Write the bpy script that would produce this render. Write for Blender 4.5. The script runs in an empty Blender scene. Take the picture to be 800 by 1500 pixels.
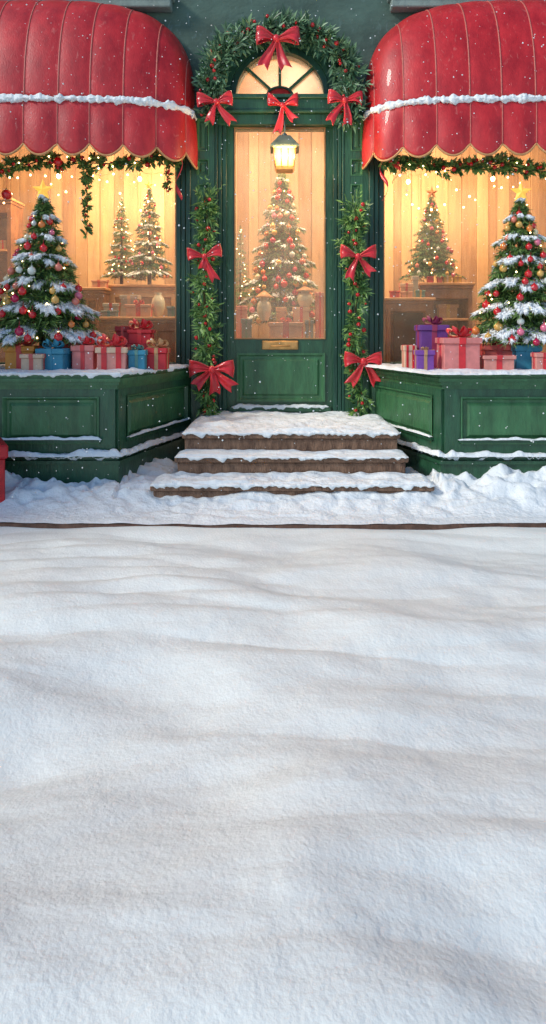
import bpy, math, random
from math import sin, cos, pi, radians, sqrt
from mathutils import Vector, noise, Matrix
R = random.Random(7)
scene = bpy.context.scene
COL = scene.collection
F, CX, HY, EYE = 910.0, 410.0, 490.0, 1.31      # focal length and horizon of the view (in photo pixels), eye height

def X(px, Y): return (px - CX) * Y / F
def Z(py, Y): return EYE + (HY - py) * Y / F
def nz(x, y, z=0.0): return noise.noise(Vector((x, y, z)))
def fbm(x, y, z=0.0, o=4):
    s, a, f = 0, 1, 1
    for _ in range(o):
        s += a * nz(x * f, y * f, z * f + 7.3); a *= .5; f *= 2.03
    return s

# ------------------------------------------------------------------ materials
def new_mat(name):
    m = bpy.data.materials.new(name); m.use_nodes = True
    return m, m.node_tree.nodes, m.node_tree.links, m.node_tree.nodes['Principled BSDF']
def ramp(ns, stops):
    r = ns.new('ShaderNodeValToRGB')
    el = r.color_ramp.elements
    while len(el) < len(stops): el.new(.5)
    for e, (p, c) in zip(el, stops):
        e.position = p; e.color = (*c, 1)
    return r
def mat(name, c, rough=.5, var=.25, scale=6, stretch=(1, 1, 1), bump=.0, bscale=40, island=0, metal=0, spec=.5, c2=None,
        detail=6, sheen=0, coat=0, sub=0):
    m, ns, ls, b = new_mat(name)
    tc = ns.new('ShaderNodeTexCoord'); mp = ns.new('ShaderNodeMapping'); mp.inputs['Scale'].default_value = stretch
    ls.new(tc.outputs['Object'], mp.inputs['Vector'])
    n = ns.new('ShaderNodeTexNoise'); n.inputs['Scale'].default_value = scale; n.inputs['Detail'].default_value = detail
    n.inputs['Roughness'].default_value = .65
    ls.new(mp.outputs[0], n.inputs['Vector'])
    lo = tuple(v * (1 - var) for v in c); hi = c2 if c2 else tuple(min(1, v * (1 + var)) for v in c)
    r = ramp(ns, [(.3, lo), (.7, hi)])
    if island:
        g = ns.new('ShaderNodeNewGeometry'); mx = ns.new('ShaderNodeMix'); mx.data_type = 'FLOAT'
        mx.inputs[0].default_value = island
        ls.new(n.outputs['Fac'], mx.inputs[2]); ls.new(g.outputs['Random Per Island'], mx.inputs[3])
        ls.new(mx.outputs[0], r.inputs['Fac'])
    else:
        ls.new(n.outputs['Fac'], r.inputs['Fac'])
    ls.new(r.outputs['Color'], b.inputs['Base Color'])
    b.inputs['Roughness'].default_value = rough; b.inputs['Metallic'].default_value = metal
    b.inputs['Specular IOR Level'].default_value = spec
    if sheen: b.inputs['Sheen Weight'].default_value = sheen
    if coat: b.inputs['Coat Weight'].default_value = coat
    if bump:
        n2 = ns.new('ShaderNodeTexNoise'); n2.inputs['Scale'].default_value = bscale; n2.inputs['Detail'].default_value = 5
        ls.new(mp.outputs[0], n2.inputs['Vector'])
        bp = ns.new('ShaderNodeBump'); bp.inputs['Strength'].default_value = bump; bp.inputs['Distance'].default_value = .02
        ls.new(n2.outputs['Fac'], bp.inputs['Height']); ls.new(bp.outputs[0], b.inputs['Normal'])
    return m
def emit(name, c, s):
    m, ns, ls, b = new_mat(name)
    b.inputs['Base Color'].default_value = (*c, 1)
    b.inputs['Emission Color'].default_value = (*c, 1); b.inputs['Emission Strength'].default_value = s
    return m
def glass(name, haze=.05, tint=(1, .97, .92)):
    m, ns, ls, b = new_mat(name)
    out = ns['Material Output']
    tr = ns.new('ShaderNodeBsdfTransparent'); tr.inputs[0].default_value = (*tint, 1)
    gl = ns.new('ShaderNodeBsdfGlossy'); gl.inputs['Roughness'].default_value = .04
    df = ns.new('ShaderNodeBsdfTranslucent'); df.inputs[0].default_value = (.9, .85, .78, 1)  # pale scatter mixed into the glass stands in for hazy light inside
    df2 = ns.new('ShaderNodeBsdfDiffuse'); df2.inputs[0].default_value = (.9, .85, .78, 1)
    fr = ns.new('ShaderNodeFresnel'); fr.inputs[0].default_value = 1.45
    mu = ns.new('ShaderNodeMath'); mu.operation = 'MULTIPLY'; mu.inputs[1].default_value = .45
    ls.new(fr.outputs[0], mu.inputs[0])
    tc = ns.new('ShaderNodeTexCoord'); n = ns.new('ShaderNodeTexNoise'); n.inputs['Scale'].default_value = 2.2; n.inputs['Detail'].default_value = 5
    ls.new(tc.outputs['Object'], n.inputs['Vector'])
    mr = ns.new('ShaderNodeMapRange'); mr.inputs['From Min'].default_value = .3; mr.inputs['From Max'].default_value = .75
    mr.inputs['To Min'].default_value = haze * .4; mr.inputs['To Max'].default_value = haze * 1.6
    ls.new(n.outputs['Fac'], mr.inputs['Value'])
    a0 = ns.new('ShaderNodeAddShader'); m0 = ns.new('ShaderNodeMixShader'); m0.inputs[0].default_value = .4
    ls.new(df.outputs[0], m0.inputs[1]); ls.new(df2.outputs[0], m0.inputs[2])
    m1 = ns.new('ShaderNodeMixShader'); m2 = ns.new('ShaderNodeMixShader')
    ls.new(mr.outputs[0], m1.inputs[0]); ls.new(tr.outputs[0], m1.inputs[1]); ls.new(m0.outputs[0], m1.inputs[2])
    ls.new(mu.outputs[0], m2.inputs[0]); ls.new(m1.outputs[0], m2.inputs[1]); ls.new(gl.outputs[0], m2.inputs[2])
    ls.new(m2.outputs[0], out.inputs['Surface'])
    return m

GREEN = mat('green_paint', (.022, .090, .044), .38, .35, 5, (3, 3, .7), .35, 18, coat=.15)
GREEN2 = mat('green_paint_field', (.040, .138, .056), .42, .35, 4, (2.5, 2.5, .8), .35, 16, coat=.1)
GREEND = mat('dark_green_paint', (.013, .065, .042), .42, .35, 5, (3, 3, .6), .35, 18)
WALL = mat('teal_plaster', (.068, .122, .098), .85, .32, 2.2, (1, 1, 1.4), .5, 14)
LEDGE = mat('grey_green_stone', (.20, .26, .235), .8, .25, 4, (1, 1, 1), .5, 20)
RED = mat('red_awning_canvas', (.45, .007, .013), .46, .24, 7, (1, 1, .5), .16, 90, detail=8, c2=(.64, .026, .030), coat=.15)
SEAM = mat('seam_piping', (.50, .13, .10), .5, .2, 20)
HEM = mat('gold_hem_piping', (.58, .30, .12), .45, .3, 20)
SNOW = mat('snow', (.82, .87, .88), .65, .035, 9, bump=.55, bscale=38, spec=.3)
SNOWF = mat('feathery_snow', (.84, .90, .94), .7, .08, 9, island=.6, spec=.2)
WOOD = mat('warm_wood_planks', (.36, .20, .11), .6, .2, 4, (2.5, 2.5, .25), .25, 14, c2=(.62, .40, .22), island=.35)
WOODD = mat('brown_wood', (.20, .075, .032), .45, .4, 6, (1, 1, .5), .25, 20, c2=(.36, .16, .07))
WOODL = mat('light_wood', (.55, .28, .12), .5, .3, 6, (.5, 1, 1), .2, 20)
STEP = mat('brown_step_stone', (.17, .088, .055), .85, .45, 7, (3, 3, 1), .7, 26, c2=(.32, .19, .12))
KERB = mat('brown_kerb_brick', (.12, .065, .045), .9, .5, 9, (1, 1, 1), .7, 30)
BRASS = mat('worn_brass', (.62, .34, .12), .38, .3, 12, metal=.75, bump=.2, bscale=30)
IRON = mat('weathered_lantern_iron', (.10, .15, .14), .45, .35, 12, metal=.4, bump=.2)
LEAF = mat('olive_green_leaves', (.040, .13, .035), .45, .1, 5, island=.75, c2=(.22, .40, .10))
LEAFB = mat('blue_green_leaves', (.032, .105, .050), .45, .1, 5, island=.75, c2=(.19, .34, .17))
FIR = mat('fir_needles', (.022, .070, .020), .5, .1, 5, island=.75, c2=(.20, .36, .09))
FIRW = mat('pale_fir_needles', (.035, .10, .035), .5, .1, 5, island=.7, c2=(.20, .38, .14))
BARK = mat('bark', (.10, .055, .03), .9, .4, 20, bump=.5)
TWIG = mat('twig', (.09, .08, .03), .8, .3, 20)
BERRY = mat('red_berry', (.55, .012, .015), .22, .25, 20, coat=.4)
RIBBON = mat('red_satin_ribbon', (.62, .018, .028), .34, .25, 8, (1, 1, 1), .15, 20, sheen=.2, coat=.15)
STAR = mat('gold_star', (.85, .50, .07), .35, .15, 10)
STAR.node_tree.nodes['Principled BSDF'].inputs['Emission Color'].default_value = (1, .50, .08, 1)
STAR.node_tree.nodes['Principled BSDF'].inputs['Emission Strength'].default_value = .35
STARO = mat('copper_star', (.62, .20, .06), .35, .2, 10)
GLASS = glass('shop_window_glass', .07)
GLASSD = glass('hazy_door_glass', .15)
GLASSF = glass('fanlight_glass', .35)
LAMPG = emit('glowing_lantern_glass', (1, .45, .07), 1.5)
FLAME = emit('lamp_flame', (1, .74, .32), 7)
FAIRY = emit('fairy_light_glow', (1, .72, .34), 7)
BULB = emit('warm_light_bulb', (1, .68, .28), 14)
PORC = mat('cream_porcelain', (.62, .60, .46), .3, .15, 8, coat=.4)
RUST = mat('terracotta_red', (.50, .03, .03), .45, .3, 10)
BAUB = {k: mat(k + '_bauble', c, .18, .15, 10, coat=.6) for k, c in dict(
    red=(.58, .014, .02), gold=(.68, .40, .10), cream=(.72, .64, .42), pink=(.70, .16, .26), orange=(.68, .20, .04),
    crimson=(.45, .005, .06), silver=(.60, .66, .62), blue=(.16, .34, .42), coral=(.70, .20, .14)).items()}
PAPER = {k: mat(k + '_gift_paper', c, .55, .16, 14, bump=.12, bscale=25) for k, c in dict(
    red=(.52, .02, .03), darkred=(.34, .02, .025), pink=(.66, .22, .20), orange=(.66, .27, .04), cream=(.66, .47, .32),
    blue=(.035, .24, .36), purple=(.14, .045, .24), violet=(.20, .06, .33), coral=(.60, .12, .10), peach=(.66, .36, .24),
    teal=(.10, .26, .24), grey=(.42, .40, .34), gold=(.62, .38, .09), salmon=(.66, .27, .22), dustyblue=(.16, .24, .27),
    tan=(.50, .28, .13)).items()}
RIBN = {'red': RIBBON, 'cream': PAPER['cream'], 'blue': PAPER['blue'], 'gold': PAPER['gold'],
        'plum': mat('plum_ribbon', (.30, .035, .10), .4), 'tan': PAPER['tan'], 'coral': PAPER['coral'],
        'teal': PAPER['teal'], 'darkred': PAPER['darkred']}

def add_flecks(m, c, scale, lo, hi, amt):
    ns, ls = m.node_tree.nodes, m.node_tree.links; b = ns['Principled BSDF']
    src = b.inputs['Base Color'].links[0].from_socket
    tc = ns.new('ShaderNodeTexCoord'); mp = ns.new('ShaderNodeMapping'); mp.inputs['Scale'].default_value = (1.6, 1, .8); mp.inputs['Rotation'].default_value = (0, .6, 0)
    ls.new(tc.outputs['Object'], mp.inputs[0]); n = ns.new('ShaderNodeTexNoise'); n.inputs['Scale'].default_value = scale; n.inputs['Detail'].default_value = 4
    n.inputs['Distortion'].default_value = .8; ls.new(mp.outputs[0], n.inputs['Vector'])
    mr = ns.new('ShaderNodeMapRange'); mr.inputs['From Min'].default_value = lo; mr.inputs['From Max'].default_value = hi; mr.inputs['To Max'].default_value = amt
    ls.new(n.outputs['Fac'], mr.inputs['Value'])
    mx = ns.new('ShaderNodeMix'); mx.data_type = 'RGBA'; ls.new(mr.outputs[0], mx.inputs[0]); ls.new(src, mx.inputs[6]); mx.inputs[7].default_value = (*c, 1)
    ls.new(mx.outputs[2], b.inputs['Base Color'])
add_flecks(RED, (.75, .36, .30), 17, .62, .76, .28)
add_flecks(RED, (.22, .005, .012), 9, .58, .75, .25)
add_flecks(WALL, (.12, .20, .20), 11, .60, .74, .6)
# ------------------------------------------------------------------ mesh builder
class MB:
    def __init__(s): s.v = []; s.f = []; s.sm = []
    def add(s, vs, fs, smooth=False):
        o = len(s.v); s.v += [tuple(p) for p in vs]
        s.f += [tuple(i + o for i in f) for f in fs]; s.sm += [smooth] * len(fs); return s
    def box(s, x0, x1, y0, y1, z0, z1, b=0):
        if b:
            b = min(b, (x1-x0)*.3, (y1-y0)*.3, (z1-z0)*.3)
            vs = []; idx = {}
            for ix, x in enumerate((x0, x1)):
                for iy, y in enumerate((y0, y1)):
                    for iz, z in enumerate((z0, z1)):
                        dx, dy, dz = (b if ix == 0 else -b), (b if iy == 0 else -b), (b if iz == 0 else -b)
                        idx[ix, iy, iz, 0] = len(vs); vs.append((x, y+dy, z+dz))
                        idx[ix, iy, iz, 1] = len(vs); vs.append((x+dx, y, z+dz))
                        idx[ix, iy, iz, 2] = len(vs); vs.append((x+dx, y+dy, z))
            fs = []
            for k in (0, 1):
                fs.append([idx[k, a, c, 0] for a, c in ((0, 0), (1, 0), (1, 1), (0, 1))])
                fs.append([idx[a, k, c, 1] for a, c in ((0, 0), (1, 0), (1, 1), (0, 1))])
                fs.append([idx[a, c, k, 2] for a, c in ((0, 0), (1, 0), (1, 1), (0, 1))])
            for a in (0, 1):
                for c in (0, 1):
                    fs.append([idx[a, c, 0, 0], idx[a, c, 1, 0], idx[a, c, 1, 1], idx[a, c, 0, 1]])
                    fs.append([idx[a, 0, c, 0], idx[a, 1, c, 0], idx[a, 1, c, 2], idx[a, 0, c, 2]])
                    fs.append([idx[0, a, c, 1], idx[1, a, c, 1], idx[1, a, c, 2], idx[0, a, c, 2]])
                    for e in (0, 1): fs.append([idx[a, c, e, 0], idx[a, c, e, 1], idx[a, c, e, 2]])
            return s.add(vs, fs)
        vs = [(x, y, z) for x in (x0, x1) for y in (y0, y1) for z in (z0, z1)]
        return s.add(vs, [(0, 1, 3, 2), (4, 6, 7, 5), (0, 4, 5, 1), (2, 3, 7, 6), (0, 2, 6, 4), (1, 5, 7, 3)])
    def obox(s, fr, u0, u1, z0, z1, n0, n1):            # box in a vertical frame fr=(origin, u dir, n dir)
        o, u, n = fr
        vs = [(o[0]+u[0]*a+n[0]*b, o[1]+u[1]*a+n[1]*b, z) for a in (u0, u1) for b in (n0, n1) for z in (z0, z1)]
        return s.add(vs, [(0, 1, 3, 2), (4, 6, 7, 5), (0, 4, 5, 1), (2, 3, 7, 6), (0, 2, 6, 4), (1, 5, 7, 3)])
    def rings(s, fr, levels):                           # nested rectangles (u0,u1,z0,z1,n) joined by sloped strips; last is filled
        o, u, n = fr
        vs = []
        for (u0, u1, z0, z1, k) in levels:
            for a, z in ((u0, z0), (u1, z0), (u1, z1), (u0, z1)):
                vs.append((o[0]+u[0]*a+n[0]*k, o[1]+u[1]*a+n[1]*k, z))
        fs = []
        for l in range(len(levels)-1):
            for i in range(4):
                fs.append((l*4+i, l*4+(i+1) % 4, l*4+4+(i+1) % 4, l*4+4+i))
        e = (len(levels)-1)*4
        fs.append((e, e+1, e+2, e+3))
        return s.add(vs, fs)
    def prism(s, poly, z0, z1):
        n = len(poly)
        vs = [(x, y, z0) for x, y in poly] + [(x, y, z1) for x, y in poly]
        fs = [(i, (i+1) % n, n+(i+1) % n, n+i) for i in range(n)] + [tuple(range(n-1, -1, -1)), tuple(range(n, 2*n))]
        return s.add(vs, fs)
    def tube(s, pts, r, n=6, cap=True, smooth=True):
        pts = [Vector(p) for p in pts]; rs = r if isinstance(r, (list, tuple)) else [r]*len(pts)
        vs = []; up = Vector((0, 0, 1))
        t0 = (pts[1]-pts[0]).normalized()
        a = t0.cross(up)
        if a.length < .1: a = t0.cross(Vector((0, 1, 0)))
        a.normalize()
        for i, p in enumerate(pts):
            t = (pts[min(i+1, len(pts)-1)]-pts[max(i-1, 0)])
            if t.length < 1e-9: t = t0
            t.normalize(); a = (a - t*a.dot(t)); a.normalize(); b = t.cross(a)
            for k in range(n):
                an = 2*pi*k/n
                vs.append(p+(a*cos(an)+b*sin(an))*rs[i])
        fs = []
        for i in range(len(pts)-1):
            for k in range(n):
                fs.append((i*n+k, i*n+(k+1) % n, (i+1)*n+(k+1) % n, (i+1)*n+k))
        if cap: fs += [tuple(range(n-1, -1, -1)), tuple(range(len(vs)-n, len(vs)))]
        return s.add(vs, fs, smooth)
    def lathe(s, c, prof, n=20, smooth=True):
        vs = []; fs = []
        for (r, z) in prof:
            for k in range(n):
                an = 2*pi*k/n; vs.append((c[0]+r*cos(an), c[1]+r*sin(an), c[2]+z))
        for i in range(len(prof)-1):
            for k in range(n): fs.append((i*n+k, i*n+(k+1) % n, (i+1)*n+(k+1) % n, (i+1)*n+k))
        fs += [tuple(range(n-1, -1, -1)), tuple(range(len(vs)-n, len(vs)))]
        return s.add(vs, fs, smooth)
    def ball(s, c, r, n=12, sz=1):
        m = n//2
        return s.lathe(c, [(max(r*sin(pi*i/m), r*.02), -r*sz*cos(pi*i/m)) for i in range(m+1)], n)
    def grid(s, fn, nu, nv, smooth=True):
        vs = [fn(i/nu, j/nv) for i in range(nu+1) for j in range(nv+1)]
        fs = [(i*(nv+1)+j, (i+1)*(nv+1)+j, (i+1)*(nv+1)+j+1, i*(nv+1)+j+1) for i in range(nu) for j in range(nv)]
        return s.add(vs, fs, smooth)
    def leaf(s, p, d, up, L, w, fold=.25):
        d = d.normalized(); sd = d.cross(up)
        if sd.length < .05: sd = d.cross(Vector((.3, 1, .2)))
        sd.normalize(); nn = sd.cross(d)
        a = p; m = p+d*L*.45; t = p+d*L-nn*L*.10
        return s.add([a, m+sd*w+nn*w*fold, t, m-sd*w+nn*w*fold, m], [(0, 1, 4), (1, 2, 4), (2, 3, 4), (3, 0, 4)], True)
    def blade(s, p, d, sd, L, w):
        return s.add([p-sd*w, p+sd*w, p+d*L], [(0, 1, 2)])

def wloc(o):
    v = Vector((0, 0, 0))
    while o: v += o.location; o = o.parent
    return v
def obj(name, mb, m, parent=None, loc=None, solid=0):
    me = bpy.data.meshes.new(name)
    off = wloc(parent) if parent else Vector((0, 0, 0))
    if loc is not None: off = Vector(loc)
    vs = mb.v
    if off.length > 0: vs = [(a-off.x, b-off.y, c-off.z) for a, b, c in vs]
    me.from_pydata(vs, [], mb.f); me.update()
    me.polygons.foreach_set('use_smooth', mb.sm)
    me.materials.append(m)
    o = bpy.data.objects.new(name, me); COL.objects.link(o)
    if parent: o.parent = parent
    elif loc is not None: o.location = off
    import bmesh
    if len(mb.f) < 60000:
        bm = bmesh.new(); bm.from_mesh(me); bmesh.ops.recalc_face_normals(bm, faces=bm.faces); bm.to_mesh(me); bm.free()
    if solid:
        md = o.modifiers.new('thickness', 'SOLIDIFY'); md.thickness = solid; md.offset = 0
    return o
def tag(o, label=None, cat=None, group=None, kind=None):
    if label: o['label'] = label
    if cat: o['category'] = cat
    if group: o['group'] = group
    if kind: o['kind'] = kind
    return o
def thing(name, label, cat, loc, group=None):
    o = bpy.data.objects.new(name, None); COL.objects.link(o); o.location = loc; o.empty_display_size = .1
    return tag(o, label, cat, group)
def frame(p0, p1):
    u = Vector((p1[0]-p0[0], p1[1]-p0[1])); L = u.length; u /= L
    return (p0, (u.x, u.y), (u.y, -u.x)), L       # n points to the right of the direction of travel

# ------------------------------------------------------------------ snow helpers
def snow_cap(mb, path, depth, z, th, over=.02, drip=.03, seed=0, step=.012, nv=9, back=None):
    """lumpy snow along a front edge path (list of (x,y)); depth goes to the left of travel"""
    P = [Vector(p) for p in path]; seg = []; L = 0
    for a, b in zip(P, P[1:]): seg.append((L, a, b)); L += (b-a).length
    def at(u):
        d = u*L
        for (l, a, b) in reversed(seg):
            if d >= l-1e-9:
                t = (b-a).normalized(); return a+t*(d-l), t
    # smoothed normals at corners
    def nor(u):
        e = .04/L
        _, t0 = at(max(0, u-e)); _, t1 = at(min(1, u+e)); t = (t0+t1)
        t.normalize(); return Vector((t.y, -t.x))
    def fn(u, v):
        p, t = at(u); n = nor(u); d = u*L
        a = min(1, max(0, min(u, 1-u)*L/.03)); 
        h = th*(.85+.45*fbm(d*5, seed)+.30*nz(d*19, seed+4))
        h = max(th*.30, h)*(.25+.75*a)
        g = drip*max(.1, (.35+1.5*nz(d*9, seed+9)+.8*nz(d*27, seed+2)))*a
        o = over*(.7+1.2*nz(d*7, seed+5)+.6*nz(d*22, seed+1))
        if v < .6:
            w = v/.6
            k = -depth*(1-w)
            hh = h*(.80+.5*fbm(p.x*6+n.x*k*6, p.y*6+k*9, seed, 3))*(sin(min(1, w*4+.15)*pi/2) if w < .25 else 1)
            hh *= 1-.35*w**6
            q = p+n*(k+o*w**3)
            return (q.x, q.y, z+max(.002, hh))
        w = (v-.6)/.4
        zz = h*.65*(1-w)-g*w
        q = p+n*(o+over*.5*sin(w*pi)*(1) - over*.2*w)
        return (q.x, q.y, z+zz)
    mb.grid(fn, max(4, int(L/step)), nv)

# ------------------------------------------------------------------ foliage helpers
def rnd_dir(): 
    while 1:
        v = Vector((R.uniform(-1, 1), R.uniform(-1, 1), R.uniform(-1, 1)))
        if .1 < v.length < 1: return v.normalized()
def conifer(root, base, H, rad, tiers, mat_n, baubles, snow=1.0, needles=1.0, seed=1, star=None, sagk=.26,
            bsize=(.036, .052), foot=.22, fill=1.0, lights=24):
    """layered decorated fir: trunk, branches with needles, inner filling, snow on the rims, baubles as parts"""
    rr = random.Random(seed)
    def rdir():
        while 1:
            v = Vector((rr.uniform(-1, 1), rr.uniform(-1, 1), rr.uniform(-1, 1)))
            if .1 < v.length < 1: return v.normalized()
    bx, by, bz = base
    t = MB(); t.tube([(bx, by, bz), (bx, by, bz+H*.6), (bx, by, bz+H)], [rad*.09, rad*.05, rad*.01], 8); obj('trunk', t, BARK, root)
    f = MB(); s = MB()
    z0, z1 = bz+H*foot, bz+H*.985
    zat = lambda u: z0+(z1-z0)*(1-(1-u)**1.12)
    rat = lambda u: rad*((1-u)**.95*.95+.05)
    T = tiers*2-1
    for k in range(T):
        u = k/(T-1); main = k % 2 == 0
        zt = zat(u); r = rat(u)*(1 if main else .84)
        nb = max(5, int(round(15*(1-u)+6)))
        for i in range(nb):
            an = 2*pi*(i+rr.random()*.8)/nb+k*.7
            rl = r*rr.uniform(.76, 1.18); d = Vector((cos(an), sin(an), 0)); sd0 = Vector((-sin(an), cos(an), 0))
            zz = zt+rr.uniform(-.3, .3)*(z1-z0)/T*.9
            sag = sagk*rl*rr.uniform(.75, 1.25)
            n = max(4, int(rl/.05)); pts = []
            for j in range(n+1):
                w = j/n
                pts.append(Vector((bx, by, zz))+d*rl*w+sd0*rl*.08*sin(w*3+i)+Vector((0, 0, -sag*w**1.3+sag*.22*w**4+rl*.10*sin(w*pi))))
            nn = int((rl/rad*120+14)*needles)
            hl = rad*.15
            for _ in range(nn):
                w = rr.random()**.6; j = min(n-1, int(w*n)); q = pts[j].lerp(pts[j+1], w*n-j)
                ax = (pts[j+1]-pts[j]).normalized()
                side = rr.choice((-1, 1)); off = rr.random()
                span = rl*.30*(1-w*.7)*off
                q = q+sd0*side*span+d*span*.5+Vector((0, 0, -span*.2+rr.gauss(0, rad*.016)))
                dd = (ax*rr.uniform(.3, 1)+sd0*side*rr.uniform(.1, 1)+Vector((0, 0, rr.uniform(-.9, .3)))).normalized()
                L = hl*rr.uniform(.55, 1.15)*(1-.35*u); sdv = dd.cross(rdir()).normalized()
                f.blade(q, dd, sdv, L, L*.085)
            if snow > 0 and main:
                m = int((rl/rad*230+30)*snow)
                for _ in range(m):
                    w = min(1.02, rr.betavariate(5.5, 1.4)); j = min(n-1, int(w*n)); q = pts[j].lerp(pts[j+1], min(1, w*n-j))
                    side = rr.choice((-1, 1)); span = rl*.26*(1.05-w*.8)*rr.random()
                    q = q+sd0*side*span+d*span*.4+Vector((0, 0, rad*.03+rr.uniform(-.015, .02)*rad))
                    dd = (d*rr.uniform(.4, 1)+sd0*side*rr.uniform(0, .8)+Vector((0, 0, rr.uniform(-1.2, .0)))).normalized()
                    L = rad*.125*rr.uniform(.5, 1.2)*(1-.25*u); a = dd.cross(Vector((0, 0, 1))).normalized(); b = a.cross(dd)
                    wd = L*rr.uniform(.14, .26)
                    s.add([q-dd*L*.4, q+a*wd, q+b*wd*.8, q-a*wd, q-b*wd*.5, q+dd*L*.85],
                          [(0, 1, 2), (0, 2, 3), (0, 3, 4), (0, 4, 1), (5, 2, 1), (5, 3, 2), (5, 4, 3), (5, 1, 4)], True)
    for _ in range(int(5200*needles*fill)):                       # inner twigs close the gaps between the tiers
        u = rr.random()**1.3*.97; an = rr.uniform(0, 2*pi); r = rat(u)*rr.uniform(.25, .86); zt = zat(u)-sagk*r*.8+rr.gauss(0, rad*.03)
        d = Vector((cos(an), sin(an), 0)); q = Vector((bx, by, zt))+d*r
        dd = (d*rr.uniform(.2, 1)+rdir()*.6+Vector((0, 0, -.35))).normalized(); L = rad*.16*rr.uniform(.6, 1.2)*(1-.35*u)
        f.blade(q, dd, dd.cross(rdir()).normalized(), L, L*.09)
    obj('foliage', f, mat_n, root)
    if s.v: obj('snow', s, SNOWF, root)
    done = []
    for q in range(baubles):
        for _try in range(60):
            u = rr.random()**1.2*.93; an = rr.uniform(-pi+.12, -.12)
            r = rat(u)*rr.uniform(.93, 1.03); br = rad*rr.uniform(*bsize)*2*(1-.25*u)
            zt = zat(u)-sagk*r*.80-br*.6
            c = Vector((bx+r*cos(an), by+r*sin(an), zt))
            if all((c-o).length > rad*.185*(1-u*.4) for o in done): break
        else: continue
        done.append(c)
        col = rr.choice(['red', 'red', 'red', 'gold', 'gold', 'cream', 'pink', 'orange', 'crimson', 'silver', 'coral', 'gold'])
        b = MB(); b.ball(c, br*.8, 14); b.lathe((c.x, c.y, c.z+br*.76), [(br*.2, 0), (br*.2, br*.2), (br*.05, br*.24)], 6)
        b.tube([(c.x, c.y, c.z+br*.9), (c.x, c.y, c.z+br*1.8)], br*.04, 4)
        obj('bauble', b, BAUB[col], root)
    for q in range(lights):
        u = rr.random()**1.2*.95; an = rr.uniform(-pi+.1, -.1); r = rat(u)*rr.uniform(.85, 1.0)
        b = MB(); b.ball((bx+r*cos(an), by+r*sin(an), zat(u)-sagk*r*.7), rr.uniform(.006, .009), 8); obj('fairy_light', b, FAIRY, root)
    if star:
        sr, sm = star; sb = MB(); c = Vector((bx, by-.02, bz+H+sr*.55)); vs = []
        for i in range(10):
            a = pi/2+2*pi*i/10; q = sr if i % 2 == 0 else sr*.42
            vs.append((c.x+q*cos(a), c.y, c.z+q*sin(a)))
        vs += [(c.x, c.y-sr*.22, c.z), (c.x, c.y+sr*.22, c.z)]
        sb.add(vs, [(i, (i+1) % 10, 10) for i in range(10)]+[((i+1) % 10, i, 11) for i in range(10)])
        obj('star', sb, sm, root)

def garland(root, path, rad, dens, leafL, m=None, berries=0, br=(.010, .017), seed=1, width=.17, droop=.0, lights=0):
    rr = random.Random(seed); P = [Vector(p) for p in path]
    seg = []; L = 0
    for a, b in zip(P, P[1:]): seg.append((L, a, b)); L += (b-a).length
    def at(d):
        for (l, a, b) in reversed(seg):
            if d >= l: t = (b-a).normalized(); return a+t*(d-l), t
        return P[0], (P[1]-P[0]).normalized()
    tw = MB(); tw.tube(P, rad*.10, 5); obj('stem', tw, TWIG, root)
    lf = MB()
    nsp = int(L*dens)
    for i in range(nsp):
        dd0 = rr.random()*L; p, t = at(dd0)
        cl = .5+.5*nz(dd0*3.1, seed*1.7)*1.6
        if rr.random() > .45+.75*cl: continue
        o = rnd_dir(); o = (o-t*o.dot(t)).normalized()
        if o.y > .35: o.y *= -.6
        taper = 1
        q = p+o*rad*rr.uniform(0, .35)
        d = (o*rr.uniform(.5, 1.2)+t*rr.choice((1, 1, -1))*rr.uniform(.3, 1)+Vector((0, -.25, -droop))).normalized()
        Ls = rad*rr.uniform(.6, 1.15)*(.65+.6*max(0, min(1, cl)))
        # a sprig: a short twig with leaves in pairs
        side = d.cross(rnd_dir()).normalized(); k = rr.randint(3, 6)
        tw2 = [q, q+d*Ls]
        for j in range(k):
            w = (j+1)/k; c = q+d*Ls*w*.8
            for sgn in (-1, 1):
                dd = (d*.9+side*sgn*rr.uniform(.5, 1.0)+rnd_dir()*.25)
                lf.leaf(c, dd, rnd_dir()*.5+Vector((0, -1, .3)), leafL*rr.uniform(.6, 1.15), leafL*width*rr.uniform(.7, 1.1))
        lf.leaf(c, d, Vector((0, -1, .3)), leafL*rr.uniform(.8, 1.2), leafL*width)
    obj('leaves', lf, m or LEAF, root)
    for i in range(lights):
        p, t = at(rr.random()*L); b = MB(); b.ball(p+Vector((rr.uniform(-.8, .8)*rad, -rad*rr.uniform(.5, .9), rr.uniform(-.9, .8)*rad)), .0085, 8); obj('fairy_light', b, FAIRY, root)
    for i in range(berries):
        p, t = at((i+rr.random())/berries*L)
        o = rnd_dir(); o = (o-t*o.dot(t)).normalized(); o.y = -abs(o.y)-.25; o.normalize()
        c = p+o*rad*rr.uniform(.55, .95); b = MB(); b.ball(c, rr.uniform(*br), 10)
        obj('berry', b, BERRY, root)

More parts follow.
